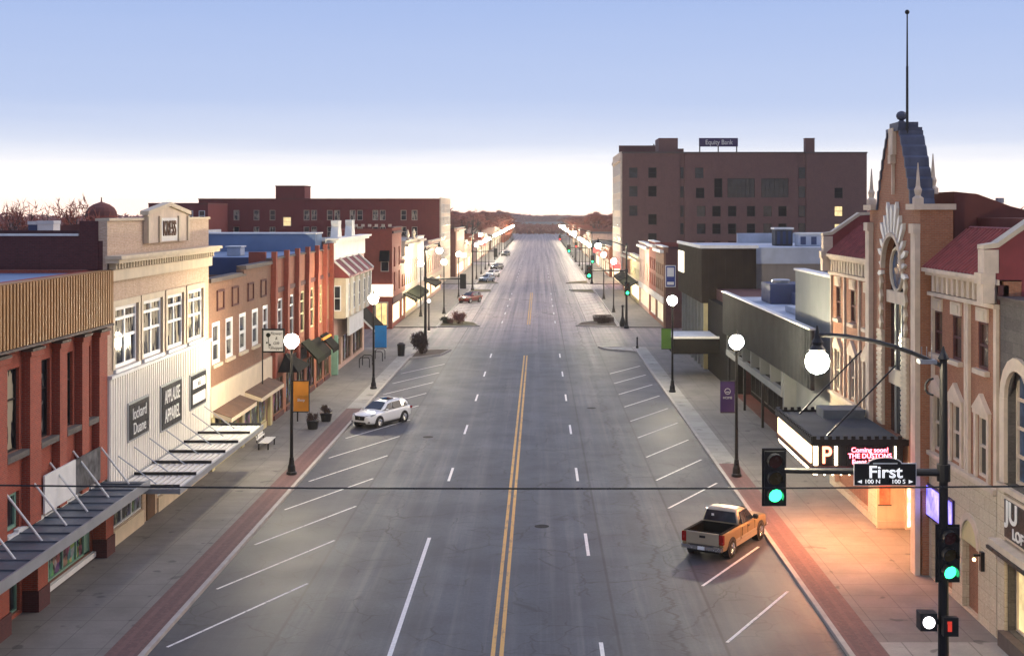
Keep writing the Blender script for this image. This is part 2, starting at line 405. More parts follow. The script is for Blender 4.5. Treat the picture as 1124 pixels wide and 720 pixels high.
# one long wandering crack in the outer lane and a joint along the parking bays
wob = noise(nt, mapping(nt, p, (0, 1, 0)), .42, 6, .75); sx = math_(nt, 'SUBTRACT', s.outputs[0], math_(nt, 'ADD', 5.1, math_(nt, 'MULTIPLY', wob, 3.0)))
k = math_(nt, 'MAXIMUM', k, rampf(nt, math_(nt, 'ABSOLUTE', sx), .03, .11, .9, 0))
for x0 in (8.15, -8.1, 4.35):
    k = math_(nt, 'MAXIMUM', k, rampf(nt, math_(nt, 'ABSOLUTE', math_(nt, 'SUBTRACT', s.outputs[0], x0)), .025, .09, .75, 0))
wy = noise(nt, mapping(nt, p, (1, 0, 0)), .5, 4); sy = math_(nt, 'ADD', s.outputs[1], math_(nt, 'MULTIPLY', wy, 1.6))
fy = math_(nt, 'FRACT', math_(nt, 'DIVIDE', sy, 5.3))
k = math_(nt, 'MAXIMUM', k, math_(nt, 'MULTIPLY', rampf(nt, fy, 0.0, .012, .55, 0), rampf(nt, noise(nt, mapping(nt, p, (.3, 1, 1)), .3, 2), .42, .5)))
c = mixc(nt, k, c, (.012,.012,.015))
spots = noise(nt, p, 1.1, 2); c = mixc(nt, math_(nt, 'MULTIPLY', rampf(nt, spots, .70, .78, 0, .7), rampf(nt, ax, 8.2, 8.8)), c, (.03,.03,.034))
nt.links.new(c, b.inputs['Base Color'])
nt.links.new(rampf(nt, blot, .3, .7, .52, .64), b.inputs['Roughness']); b.inputs['Specular IOR Level'].default_value = .42
bump(nt, b, fine, .25, .01)
# concrete pavement with joints
def pavement(name, col, joint=1.55):
    m, nt, b = nodes(name); p = posn(nt); MAT[name] = m
    s = N(nt, 'ShaderNodeSeparateXYZ'); nt.links.new(p, s.inputs[0])
    n1 = noise(nt, p, .5, 6); n2 = noise(nt, p, 7, 4, .7)
    c = mixc(nt, rampf(nt, n1, .3, .7), tuple(x * .70 for x in col), tuple(x * 1.12 for x in col))
    c = mixc(nt, rampf(nt, n2, .35, .75, 0, .35), c, tuple(x * .55 for x in col))
    w = N(nt, 'ShaderNodeTexWhiteNoise', noise_dimensions='2D'); fl = N(nt, 'ShaderNodeVectorMath', operation='FLOOR')
    nt.links.new(mapping(nt, p, (1 / joint, 1 / joint, 0)), fl.inputs[0]); nt.links.new(fl.outputs[0], w.inputs['Vector'])
    c = mixc(nt, rampf(nt, w.outputs['Value'], 0, 1, 0, .28), c, tuple(x * .62 for x in col))
    for i in (0, 1):
        f = math_(nt, 'FRACT', math_(nt, 'DIVIDE', s.outputs[i], joint))
        c = mixc(nt, math_(nt, 'MULTIPLY', math_(nt, 'LESS_THAN', f, .022), .6), c, tuple(x * .3 for x in col))
    n3 = noise(nt, p, .9, 2); c = mixc(nt, rampf(nt, n3, .66, .70, 0, .6), c, (.05,.05,.05))
    nt.links.new(c, b.inputs['Base Color']); b.inputs['Roughness'].default_value = .75; b.inputs['Specular IOR Level'].default_value = .35
    bump(nt, b, n2, .2, .008)
pavement('pavement', (.215,.20,.185)); pavement('pavement_pale', (.36,.35,.32), 2.4)
plain('earth', (.075,.062,.05), .95, var=.35, scale=.05, streak=0)

def struct(name, mb, mat): return tag(mb.build(name, MAT[mat]), kind='structure')
g = MB(); g.poly([(-1600,-300,-.06),(1600,-300,-.06),(1600,2400,-.06),(-1600,2400,-.06)]); struct('ground', g, 'earth')
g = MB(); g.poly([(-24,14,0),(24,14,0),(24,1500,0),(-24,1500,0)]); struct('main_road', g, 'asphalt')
CROSS = [(14,36), (148,168), (256,272), (378,394), (500,516)]     # streets crossing the main road
for a, c_ in CROSS[1:]:
    for s_ in (-1, 1):
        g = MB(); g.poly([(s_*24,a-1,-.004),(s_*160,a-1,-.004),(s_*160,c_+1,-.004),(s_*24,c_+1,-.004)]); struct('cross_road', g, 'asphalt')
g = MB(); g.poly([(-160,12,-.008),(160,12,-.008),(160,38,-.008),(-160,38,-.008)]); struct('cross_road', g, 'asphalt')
BLOCKS = [(36.0,145.5), (171,254.5), (274.5,376), (396.5,498), (518.5,760)]
for i, (a, c_) in enumerate(BLOCKS):
    for s_ in (-1, 1):
        x0, x1 = (12.44, 62) if i < 2 else (12.44, 40)
        g = MB(); g.box(min(s_*x0, s_*x1), max(s_*x0, s_*x1), a, c_, -.05, .14); struct('pavement', g, 'pavement')
        g = MB(); g.box(min(s_*12.24, s_*12.44), max(s_*12.24, s_*12.44), a, c_, -.05, .152); struct('kerb', g, 'kerb_concrete')
        y1 = c_ if i else (78 if s_ > 0 else 100)
        if i == 0:
            g = MB(); g.poly([(s_*12.45,a+.02,.1445),(s_*13.62,a+.02,.1445),(s_*13.62,y1,.1445),(s_*12.45,y1,.1445)]); struct('brick_paving_path', g, 'paver_red')
            g = MB(); g.poly([(s_*12.45,y1+.02,.1445),(s_*13.62,y1+.02,.1445),(s_*13.62,c_-.02,.1445),(s_*12.45,c_-.02,.1445)]); struct('kerbside_path', g, 'pavement_pale')
g = MB(); g.poly([(13.64,36.02,.1445),(24,36.02,.1445),(24,45.6,.1445),(13.64,45.6,.1445)]); struct('corner_path', g, 'pavement_pale')
# kerbed corner islands
def island(pts, name='corner_island', mat='soil', h=.15, rim=.18):
    cx = sum(p[0] for p in pts) / len(pts); cy = sum(p[1] for p in pts) / len(pts)
    inn = [(cx + (x - cx) * (1 - .07), cy + (y - cy) * (1 - .10)) for x, y in pts]
    k = MB(); n = len(pts)
    for i in range(n):
        j = (i + 1) % n
        k.hexa([(*pts[i],0),(*pts[j],0),(*inn[j],0),(*inn[i],0),(*pts[i],h),(*pts[j],h),(*inn[j],h),(*inn[i],h)])
    struct('kerb', k, 'kerb_concrete')
    f = MB(); f.prism([(x, y, .01) for x, y in inn], [(x, y, h - .04) for x, y in inn]); struct('planting_ground', f, mat)
island([(-12.2,134.5),(-9.2,138.0),(-8.4,143.5),(-12.2,143.0)])
island([(12.2,141.0),(9.0,143.6),(8.2,146.0),(12.2,145.3)], mat='pavement_pale')
island([(-12.2,171.5),(-6.6,173.0),(-7.6,178.0),(-12.2,185)], mat='dry_grass')
island([(12.2,171.5),(6.4,173.5),(7.2,178.0),(12.2,186)], mat='soil')
island([(-12.2,245),(-8,249),(-8,253.5),(-12.2,254)], mat='dry_grass'); island([(12.2,244),(8,249),(7.4,253.5),(12.2,254)], mat='dry_grass')
island([(12.2,275.5),(7.2,277),(8,281),(12.2,287)], mat='dry_grass'); island([(-12.2,275.5),(-7.4,277),(-8,281),(-12.2,287)], mat='dry_grass')
for x_, y_ in ((1.6,63.0),(-6.2,88),(5.6,101)):
    g = MB(); g.lathe((x_, y_, .003), [(.36,0),(.36,.006),(.30,.007),(.29,.004)], 20); struct('manhole_road_surface', g, 'tyre_rubber')
# painted lines
Z = .005
def strip(mb, p, q, w):
    d = Vector((q[0]-p[0], q[1]-p[1])).normalized() * (w / 2); n_ = (-d.y, d.x)
    mb.poly([(p[0]+n_[0],p[1]+n_[1],Z),(q[0]+n_[0],q[1]+n_[1],Z),(q[0]-n_[0],q[1]-n_[1],Z),(p[0]-n_[0],p[1]-n_[1],Z)])
m, nt, b = nodes('worn_white'); p = posn(nt); MAT['worn_white'] = m
n1 = noise(nt, p, 3.5, 5, .75)
nt.links.new(mixc(nt, rampf(nt, n1, .52, .66, 0, .85), (.70,.69,.67), (.13,.13,.14)), b.inputs['Base Color']); b.inputs['Roughness'].default_value = .7
m, nt, b = nodes('worn_yellow'); p = posn(nt); MAT['worn_yellow'] = m
n1 = noise(nt, mapping(nt, p, (1, .35, 1)), 3.2, 5, .75)
nt.links.new(mixc(nt, rampf(nt, n1, .50, .68, 0, .8), (.60,.35,.10), (.16,.13,.10)), b.inputs['Base Color']); b.inputs['Roughness'].default_value = .7
g = MB()
for a, c_ in ((36,138), (176,246)):
    strip(g, (-.15,a), (-.15,c_), .15); strip(g, (.15,a), (.15,c_), .15)
struct('centre_line_road_markings', g, 'worn_yellow')
g = MB(); strip(g, (-3.76,36), (-3.76,60.8), .17)
for k in range(5):
    for x in (-3.76, 3.7): strip(g, (x, 73.6+15.6*k), (x, 77.4+15.6*k), .15)
strip(g, (3.7,57.6), (3.7,61.6), .15); strip(g, (3.7,42), (3.7,46), .15)
for k in range(18):
    for x in (-3.76, 3.7):
        y = 178 + 15.6 * k
        if not any(a - 6 < y < c_ + 3 for a, c_ in CROSS): strip(g, (x, y), (x, y+3.8), .15)
struct('lane_line_road_markings', g, 'line_white')
g = MB()
for k in range(12):
    y = 53.3 + 7 * k
    strip(g, (-8.2, y), (-11.8, y-7.8), .12)
    y = 46 + 6.95 * k
    strip(g, (8.25, y), (11.65, y+6.2), .12)
for k in range(8):
    strip(g, (-8.2, 195+6.6*k), (-11.8, 188+6.6*k), .12); strip(g, (8.25, 190+6.6*k), (11.65, 196.2+6.6*k), .12)
struct('parking_bay_road_markings', g, 'worn_white')
# ---------------------------------------------------------------- building kit
def skin(mb, P, u0, u1, z0, z1, holes, depth=.3, o=0.0):
    """wall face with real openings: front, reveals, edges"""
    us = sorted({u0, u1, *[h[0] for h in holes], *[h[1] for h in holes]}); zs = sorted({z0, z1, *[h[2] for h in holes], *[h[3] for h in holes]})
    for i in range(len(us) - 1):
        for j in range(len(zs) - 1):
            a, b, c, d = us[i], us[i+1], zs[j], zs[j+1]; mu, mz = (a + b) / 2, (c + d) / 2
            if any(h[0] < mu < h[1] and h[2] < mz < h[3] for h in holes): continue
            mb.poly([P(a,o,c), P(b,o,c), P(b,o,d), P(a,o,d)])
    q = o - depth
    for a, b, c, d in holes:
        mb.poly([P(a,o,c),P(b,o,c),P(b,q,c),P(a,q,c)]); mb.poly([P(a,o,d),P(b,o,d),P(b,q,d),P(a,q,d)])
        mb.poly([P(a,o,c),P(a,o,d),P(a,q,d),P(a,q,c)]); mb.poly([P(b,o,c),P(b,o,d),P(b,q,d),P(b,q,c)])
    mb.poly([P(u0,o,z0),P(u0,q,z0),P(u0,q,z1),P(u0,o,z1)]); mb.poly([P(u1,o,z0),P(u1,q,z0),P(u1,q,z1),P(u1,o,z1)])
    mb.poly([P(u0,o,z1),P(u1,o,z1),P(u1,q,z1),P(u0,q,z1)])
def window(root, P, h, frame='white_frame', pane='glass_dark', depth=.3, nv=0, nh=1, fw=.09, o=0.0, name='window'):
    a, b, c, d = h; q = o - depth; e = .004
    f = MB(); o0, o1 = q + .012, q + .13
    f.mbox(P, a+e, a+fw, o0, o1, c+e, d-e); f.mbox(P, b-fw, b-e, o0, o1, c+e, d-e)
    f.mbox(P, a+fw, b-fw, o0, o1, c+e, c+fw); f.mbox(P, a+fw, b-fw, o0, o1, d-fw, d-e)
    for i in range(1, nv + 1):
        u = a + (b - a) * i / (nv + 1); f.mbox(P, u-fw*.5, u+fw*.5, o0+.005, o1-.005, c+fw, d-fw)
    hs = [i / (nh + 1) for i in range(1, nh + 1)] if isinstance(nh, int) else nh
    for t in hs:
        z = c + (d - c) * t; f.mbox(P, a+fw, b-fw, o0+.01, o1-.01, z-fw*.4, z+fw*.4)
    w = f.build(name, MAT[frame], root)
    g = MB(); g.mbox(P, a+fw*.5, b-fw*.5, q+.02, q+.05, c+fw*.5, d-fw*.5)
    g.build('pane', MAT[pane], w)
    return w
def part(root, name, mat, fn, **kw):
    g = MB(); fn(g); return g.build(name, MAT[mat], root, **kw)
def shell(root, P, u0, u1, zf, zr, depth, mat, holes=(), hd=.3, roof='roof_tar', coping='dark_coping', side_mat=None, zs=None, o=0.0, cop=.1):
    """wall skin with openings, solid body behind it, parapets and roof"""
    zs = zs or zr + .45
    g = MB(); skin(g, P, u0, u1, 0, zf, list(holes), hd, o)
    if not side_mat: g.mbox(P, u0, u1, -depth, o-hd-.001, 0, zr)
    g.mbox(P, u0, u1, o-hd-.3, o-hd-.001, zr, zf)
    w = g.build('wall', MAT[mat], root)
    if side_mat: part(root, 'side_wall', side_mat, lambda m: m.mbox(P, u0, u1, -depth, o-hd-.001, 0, zr))
    def par(m):
        m.mbox(P, u0, u0+.3, -depth, o-hd-.301, zr, zs); m.mbox(P, u1-.3, u1, -depth, o-hd-.301, zr, zs); m.mbox(P, u0+.3, u1-.3, -depth, -depth+.3, zr, zs)
    part(root, 'parapet', side_mat or mat, par)
    part(root, 'roof', roof, lambda m: m.mbox(P, u0+.3, u1-.3, -depth+.3, o-hd-.301, zr+.002, zr+.03))
    if coping: part(root, 'coping', coping, lambda m: m.mbox(P, u0-.02, u1+.02, o-hd-.34, o+cop, zf, zf+.12))
    return w
def storefront(root, P, u0, u1, z1, panes, frame='white_frame', pane='shop_goods', bulk='cream_trim', zb=.55, o=0.0, depth=.3, transom=None, name='shop_window'):
    h = (u0, u1, zb, z1)
    w = window(root, P, h, frame, pane, depth, panes - 1, [transom] if transom else 0, .08, o, name)
    return w
def rods(root, P, us, zt, ot, zb, mat='galvanised', r=.035, o=0.0):
    for u in us:
        part(root, 'tie_rod', mat, lambda m: m.tube(P(u, o, zt), P(u, ot, zb), r, r, 6))
def sign_box(name, label, P, u0, u1, z0, z1, o0, o1, mat, cat='sign', frame=None, group=None):
    """a flat sign fixed to a wall: a thing of its own"""
    c = P((u0+u1)/2, o0, z0); t = thing(name, label, cat, c, group)
    if frame: part(t, 'frame', frame, lambda m: m.mbox(P, u0-.1, u1+.1, o0, o1-.03, z0-.1, z1+.1))
    part(t, 'panel', mat, lambda m: m.mbox(P, u0, u1, o0, o1, z0, z1)); return t
# ================================================================ LEFT SIDE
P = ML
# ---- red brick corner store with the ribbed tan fascia
t = thing('brick_store', 'red brick store with ribbed tan metal fascia and a dark flat canopy', 'building', (-FX, 47, 0))
PC = [37.3, 40.4, 43.4, 46.45, 49.55, 52.45, 55.0, 57.25]; PW = [.9,.9,.9,.9,1.1,.8,.8,1.05]
up = []
for i in range(len(PC) - 1):
    a, b_ = PC[i] + PW[i]/2 + .25, PC[i+1] - PW[i+1]/2 - .25
    up.append((a, b_, 6.45, 9.6))
low = [(47.0, 48.75, 3.5, 4.9)]
shopf = [(37.9,41.1,.3,2.95), (42.2,45.6,.3,2.95), (46.0,48.8,.3,2.95), (50.4,56.7,.45,2.95)]
shell(t, P, 36.0, 57.78, 12.85, 12.72, 42, 'brick_red', up + low + shopf, .25, roof='roof_blue', coping=None, o=-.3, zs=12.9)
for c_, w_ in zip(PC, PW):
    def f(m, c_=c_, w_=w_):
        m.mbox(P, c_-w_/2, c_+w_/2, -.29, .02, 3.45, 9.95); m.mbox(P, c_-w_/2-.08, c_+w_/2+.08, -.29, .10, 9.95, 10.15)
    part(t, 'pilaster', 'brick_red', f)
    part(t, 'pilaster_cap', 'dark_coping', lambda m: m.mbox(P, c_-w_/2-.1, c_+w_/2+.1, -.29, .16, 10.152, 10.26))
for c_ in (41.65, 45.8+.1, 49.55, 57.25):
    def f(m, c_=c_): m.mbox(P, c_-.5, c_+.5, -.29, .3, .1, 3.0)
    part(t, 'pier', 'brick_red', f)
    part(t, 'pier_base', 'brick_dark_red', lambda m: m.mbox(P, c_-.56, c_+.56, -.28, .36, .1, .95))
for i, h in enumerate(up):
    w = window(t, P, h, 'black_paint', ['glass_shade','glass_curtain'][i % 2], .25, 0, [.62], .08, -.3)
    part(t, 'window_sill', 'stone_rough', lambda m: m.mbox(P, h[0]-.2, h[1]+.2, -.29, .02, 6.2, 6.44))
window(t, P, low[0], 'green_frame', 'glass_shade', .25, 0, 0, .14, -.3)
def f(m):
    u = 36.0
    while u < 57.7:
        m.mbox(P, u, u+.16, .19, .30, 10.5, 12.86); u += .30
    m.mbox(P, 36.0, 57.76, -.28, .19, 10.48, 12.88)
part(t, 'ribbed_fascia', 'tan_metal', f)
part(t, 'fascia_trim', 'dark_coping', lambda m: m.mbox(P, 36.0, 57.76, .18, .34, 10.38, 10.475))
# weathered painted board
def f(m): m.mbox(P, 50.25, 53.6, .03, .10, 3.62, 5.12)
part(t, 'painted_board', 'weathered_white', f)
part(t, 'painted_board', 'weathered_dark', lambda m: m.mbox(P, 53.62, 56.65, .03, .09, 3.66, 5.1))
can = part(t, 'canopy', 'canopy_metal', lambda m: m.mbox(P, 36.4, 57.7, -.29, 1.9, 3.14, 3.34))
part(can, 'canopy_fascia', 'galvanised', lambda m: m.mbox(P, 36.4, 57.7, 1.902, 1.98, 3.02, 3.42))
for u in [37+ 1.25*i for i in range(17)]: part(can, 'canopy_rib', 'canopy_metal', lambda m: m.mbox(P, u, u+.06, -.2, 1.9, 3.342, 3.40))
def f(m):
    u = 36.4; r_ = random.Random(3)
    while u < 57.4:
        w_ = r_.uniform(.25,.5); m.mbox(P, u, u+w_, -.28, -.05 - r_.uniform(0,.12), 3.36, 3.42 + r_.uniform(0,.1)); u += w_
part(can, 'flashing', 'weathered_white', f)
rods(t, P, [39.7, 42.2, 44.6, 47.05, 49.45, 51.75, 54.3, 57.0], 5.35, 1.25, 3.36, 'weathered_white', .045, -.28)
storefront(t, P, 37.9, 41.1, 2.95, 2, 'green_frame', 'shop_goods', o=-.3, depth=.25, zb=.3)
storefront(t, P, 42.2, 45.6, 2.95, 2, 'green_frame', 'shop_goods', o=-.3, depth=.25, zb=.3)
storefront(t, P, 46.0, 48.8, 2.95, 2, 'green_frame', 'glass_dark', o=-.3, depth=.25, zb=.3)
w = storefront(t, P, 50.4, 56.7, 2.95, 4, 'green_frame', 'shop_goods', o=-.3, depth=.25, zb=.45)
part(t, 'shop_sill', 'weathered_white', lambda m: m.mbox(P, 50.4, 56.7, -.29, -.12, .22, .44))
part(t, 'door', 'green_frame', lambda m: m.mbox(P, 56.0, 56.62, -.5, -.42, .46, 2.8))

# ---- buff brick store with cornice and gabled parapet
t = thing('buff_brick_store', 'tall buff brick store with dentil cornice, gabled parapet and white ribbed siding', 'building', (-FX, 66.5, 0))
Y0, Y1 = 57.8, 75.5
wn = [(58.75,62.15,8.25,11.1), (62.95,66.15,8.25,11.1), (67.05,70.1,8.25,11.1), (71.0,74.15,8.25,11.1)]
shop = [(58.6,62.9,.9,2.55), (65.4,70.6,.9,2.55), (71.2,75.0,.9,2.55)]
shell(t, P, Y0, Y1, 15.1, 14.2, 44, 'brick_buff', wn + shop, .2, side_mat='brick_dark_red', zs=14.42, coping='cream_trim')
part(t, 'parapet_coping', 'white_coping', lambda m: m.mbox(P, Y0-.03, Y0+.33, -44, -1.3, 14.422, 14.52))
part(t, 'side_pier', 'brick_dark_red', lambda m: m.mbox(P, Y0-.03, Y0+.6, -1.25, -.402, 12.6, 15.1))
for h in wn:
    w = window(t, P, h, 'white_frame', 'glass_curtain', .2, 1, [.5,.8], .17)
    part(t, 'window_sill', 'white_frame', lambda m: m.mbox(P, h[0]-.12, h[1]+.12, .002, .14, 8.08, 8.24))
    def f(m):
        m.mbox(P, h[0]-.30, h[0]-.02, .002, .06, 8.25, 11.42); m.mbox(P, h[1]+.02, h[1]+.30, .002, .06, 8.25, 11.42); m.mbox(P, h[0]-.02, h[1]+.02, .002, .06, 11.12, 11.42)
    part(t, 'window_surround', 'cream_trim', f)
def f(m):
    m.mbox(P, Y0-.02, Y1+.02, .002, .22, 12.35, 12.86); m.mbox(P, Y0-.25, Y1+.25, .002, .62, 13.18, 13.36); m.mbox(P, Y0-.3, Y1+.3, .002, .75, 13.362, 13.52)
part(t, 'cornice', 'cream_trim', f)
u = Y0 + .1
while u < Y1 - .15:
    part(t, 'dentil', 'cream_trim', lambda m: m.mbox(P, u, u+.2, .004, .36, 12.90, 13.17)); u += .42
part(t, 'frieze', 'dark_coping', lambda m: m.mbox(P, Y0-.02, Y1+.02, .002, .05, 12.862, 13.178))
# gabled name panel
def f(m):
    a, b_ = 63.0, 70.4
    pts = [(a,13.95),(b_,13.95),(b_,15.35),((a+b_)/2,15.78),(a,15.35)]
    m.prism([P(u, .02, z) for u, z in pts], [P(u, .2, z) for u, z in pts])
gb = part(t, 'gable_panel', 'stone_trim', f)
def f(m):
    a, b_ = 62.85, 70.55
    for q, s_ in (((a,15.36),(66.7,15.82)), ((66.7,15.82),(b_,15.36))):
        pts = [q, s_, (s_[0], s_[1]+.2), (q[0], q[1]+.2)]
        m.prism([P(u, -.1, z) for u, z in pts], [P(u, .34, z) for u, z in pts])
    for u in (63.1, 65.0, 68.4, 70.2): m.mbox(P, u-.12, u+.12, .201, .3, 13.95, 15.3)
part(gb, 'gable_trim', 'cream_trim', f)
part(gb, 'name_field', 'white_paint', lambda m: m.mbox(P, 65.2, 68.2, .201, .23, 14.0, 15.2))
text('KRESS', gb, P(66.7, .25, 14.62), 1.1, 'L', MAT['timber_brown'], sx=.80, ext=.03, font_bold=.012)
# white ribbed siding
def f(m):
    m.mbox(P, Y0+.02, Y1-.02, .002, .10, 2.75, 7.9)
    u = Y0 + .1
    while u < Y1 - .2: m.mbox(P, u, u+.16, .10, .135, 2.75, 7.88); u += .34
part(t, 'ribbed_siding', 'white_siding', f)
part(t, 'siding_flashing', 'white_coping', lambda m: m.mbox(P, Y0, Y1, .002, .22, 7.902, 8.06))
for h, n_ in ((shop[0],3), (shop[1],4), (shop[2],2)):
    storefront(t, P, h[0], h[1], 2.55, n_, 'white_frame', 'shop_goods', zb=.9, depth=.2)
    part(t, 'bulkhead', 'cream_panel', lambda m: m.mbox(P, h[0]-.05, h[1]+.05, .002, .08, .14, .86))
part(t, 'door', 'timber_brown', lambda m: m.mbox(P, 63.5, 64.8, .002, .06, .16, 2.4))
# slatted canopy
cn = part(t, 'canopy', 'galvanised', lambda m: (m.mbox(P, 57.82, 75.3, 3.2, 3.3, 2.72, 2.98), m.mbox(P, 57.82, 57.9, .14, 3.2, 2.74, 2.95), m.mbox(P, 75.22, 75.3, .14, 3.2, 2.74, 2.95), m.mbox(P, 57.9, 75.22, .14, .22, 2.74, 2.95)))
for k in range(7):
    u = 58.1 + 2.83 * k
    part(cn, 'canopy_beam', 'black_paint', lambda m: m.mbox(P, u-.06, u+.06, .24, 3.19, 2.965, 3.10))
def f(m):
    for j in range(10):
        o_ = .30 + j * .30; m.mbox(P, 57.92, 75.2, o_, o_+.20, 2.87, 2.955)
part(cn, 'canopy_slat', 'white_paint', f)
rods(t, P, [58.9, 61.2, 63.6, 66.2, 68.8, 71.4, 74.0], 4.25, 1.9, 2.96, 'galvanised', .03, .13)
sg = sign_box('shop_sign', 'small dark plaque with two lines of pale lettering, nearest on the white siding', P, 60.25, 63.2, 4.72, 6.38, .14, .24, 'sign_black', frame='galvanised')
text('lockard', sg, P(61.72, .25, 5.86), .78, 'L', MAT['sign_white'], sx=.92); text('Duane', sg, P(61.72, .25, 5.14), .78, 'L', MAT['sign_white'], sx=.95)
sg = sign_box('shop_sign', 'large dark APPLAUSE APPAREL plaque in the middle of the white siding', P, 65.45, 69.0, 4.3, 6.5, .14, .24, 'sign_black', frame='galvanised')
text('APPLAUSE', sg, P(67.22, .25, 5.88), .98, 'L', MAT['sign_white'], sx=.62, font_bold=.01); text('APPAREL', sg, P(67.22, .25, 4.9), .98, 'L', MAT['sign_white'], sx=.70, font_bold=.01)
sg = sign_box('shop_sign', "dark plaque with two white lettered bands, farthest on the white siding", P, 70.95, 74.05, 4.55, 6.35, .14, .24, 'sign_black', frame='galvanised')
part(sg, 'lettered_band', 'sign_white', lambda m: (m.mbox(P, 71.2, 73.8, .241, .256, 5.6, 6.1), m.mbox(P, 71.2, 73.8, .241, .256, 4.75, 5.3)))
text("n's", sg, P(72.5, .262, 5.85), .5, 'L', MAT['sign_black'])

# ---- brown brick two storey shop with cream lower front
t = thing('brown_brick_shop', 'brown brick two storey shop with cream lower front and stepped parapet', 'building', (-FX, 84, 0))
Y0, Y1 = 75.52, 92.9
wn = [(76.3,78.2,6.35,8.85), (79.6,81.5,6.35,8.85), (83.2,85.1,6.35,8.85), (86.9,88.8,6.35,8.85), (90.3,92.0,6.35,8.85)]
sh = [(76.2,82.6,.6,3.2), (84.4,91.4,.6,3.2)]
shell(t, P, Y0, Y1, 11.3, 10.6, 40, 'brick_brown', wn + sh, .14, zs=10.95, coping=None, roof='roof_blue')
part(t, 'coping', 'dark_coping', lambda m: (m.mbox(P, Y0-.02, 83.5, -.5, .16, 11.302, 11.55), m.mbox(P, 83.5, 84.5, -.5, .16, 11.302, 11.42), m.mbox(P, 84.5, Y1+.02, -.5, .16, 11.7, 11.95)))
part(t, 'raised_parapet', 'brick_brown', lambda m: m.mbox(P, 84.5, Y1-.02, -.5, 0, 11.302, 11.698))
for u in (78.2, 82.0, 86.4, 90.4):
    def f(m):
        m.mbox(P, u-.85, u+.85, .002, .09, 10.62, 10.74); m.mbox(P, u-.85, u+.85, .002, .09, 9.5, 9.62); m.mbox(P, u-.85, u-.73, .002, .09, 9.62, 10.62); m.mbox(P, u+.73, u+.85, .002, .09, 9.62, 10.62)
    part(t, 'brick_panel', 'brick_dark_red', f)
for h in wn:
    window(t, P, h, 'white_frame', 'glass_shade', .14, 0, [.5], .24)
    part(t, 'window_sill', 'cream_trim', lambda m: m.mbox(P, h[0]-.15, h[1]+.15, .002, .16, 6.15, 6.34))
part(t, 'sign_band', 'cream_panel', lambda m: m.mbox(P, Y0+.05, Y1-.05, .002, .14, 3.3, 5.05))
for a, b_ in ((76.0, 82.8), (84.2, 91.6)):
    def f(m):
        pts = [(.142, 3.30), (.142, 3.62), (1.25, 3.22), (1.25, 2.98)]
        m.prism([P(a, o, z) for o, z in pts], [P(b_, o, z) for o, z in pts])
    aw = part(t, 'awning', 'cream_panel', f)
    part(aw, 'awning_roof', 'timber_brown', lambda m: m.prism([P(a, .142, 3.622), P(a, 1.25, 3.222), P(a, 1.25, 3.26), P(a, .142, 3.66)], [P(b_, .142, 3.622), P(b_, 1.25, 3.222), P(b_, 1.25, 3.26), P(b_, .142, 3.66)]))
for u in (75.85, 83.5, 92.2): part(t, 'pilaster', 'stucco_yellow', lambda m: m.mbox(P, u-.32, u+.32, .002, .22, .14, 3.29))
for h in sh:
    storefront(t, P, h[0], h[1], 3.2, 3, 'stucco_yellow', 'shop_goods', zb=.6, depth=.14)
    part(t, 'bulkhead', 'stucco_yellow', lambda m: m.mbox(P, h[0]+.4, h[1]-.1, .002, .06, .14, .58))
# hanging flower shop sign on its post
sg = thing('hanging_sign', 'white framed flower shop sign on a thin post standing off the brown shop', 'sign', (-17.6, 88.6, 4.0))
part(sg, 'post', 'black_iron', lambda m: m.tube((-17.75,88.6,3.4), (-17.75,88.6,7.45), .05, .05, 6))
part(sg, 'frame', 'black_iron', lambda m: m.box(-17.78,-16.2, 88.55,88.65, 5.75,7.42))
part(sg, 'panel', 'sign_white', lambda m: m.box(-17.66,-16.32, 88.5,88.55, 5.87,7.3))
def f(m):
    m.ball((-17.33,88.48,6.98), .16, 8); m.tube((-17.33,88.48,6.85), (-17.26,88.48,6.05), .025, .025, 4); m.ball((-17.42,88.48,6.45), .07, 6); m.ball((-17.2,88.48,6.3), .07, 6)
part(sg, 'rose_emblem', 'awning_green', f)
for i, s_ in enumerate(('Flower', '&', 'Gift', 'Shoppe')): text(s_, sg, (-16.78, 88.47, 7.08 - .33 * i), .30, 'F', MAT['sign_black'], sx=.95, shear=.25)

# ---- red brick building with ogee topped pilasters
t = thing('pilaster_brick_building', 'red brick building with tall curved top pilasters and dark shop fronts', 'building', (-FX, 105, 0))
Y0, Y1 = 92.92, 119.7
PY = [93.4, 98.0, 102.4, 106.9, 111.4, 115.6, 119.2]
wn = [(PY[i]+.75, PY[i+1]-.75, 5.6, 9.0) for i in range(6)]
sh = [(93.9,97.4,.5,3.1), (98.6,101.9,.5,3.1), (103,106.3,.5,3.1), (107.4,110.9,.5,3.1), (112,115.1,.5,3.1), (116,118.8,.5,3.1)]
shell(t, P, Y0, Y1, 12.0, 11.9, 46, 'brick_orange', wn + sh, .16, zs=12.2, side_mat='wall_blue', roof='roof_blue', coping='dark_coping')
part(t, 'side_wall_return', 'brick_red', lambda m: m.mbox(P, Y0-.025, Y0+.3, -1.6, -.36, 8, 12.6))
for u in PY:
    def f(m):
        m.mbox(P, u-.36, u+.36, .002, .34, 3.4, 8.8)
        pts = [(u-.36,8.8),(u+.36,8.8),(u+.46,9.3),(u+.40,9.9),(u+.26,10.5),(u+.22,11.3),(u+.25,12.6),(u-.25,12.6),(u-.22,11.3),(u-.26,10.5),(u-.40,9.9),(u-.46,9.3)]
        m.prism([P(a, .002, z) for a, z in pts], [P(a, .36, z) for a, z in pts])
    part(t, 'pilaster', 'brick_red', f)
for i in range(6): part(t, 'brick_band', 'brick_dark_red', lambda m: m.mbox(P, PY[i]+.47, PY[i+1]-.47, .002, .1, 9.5, 9.85))
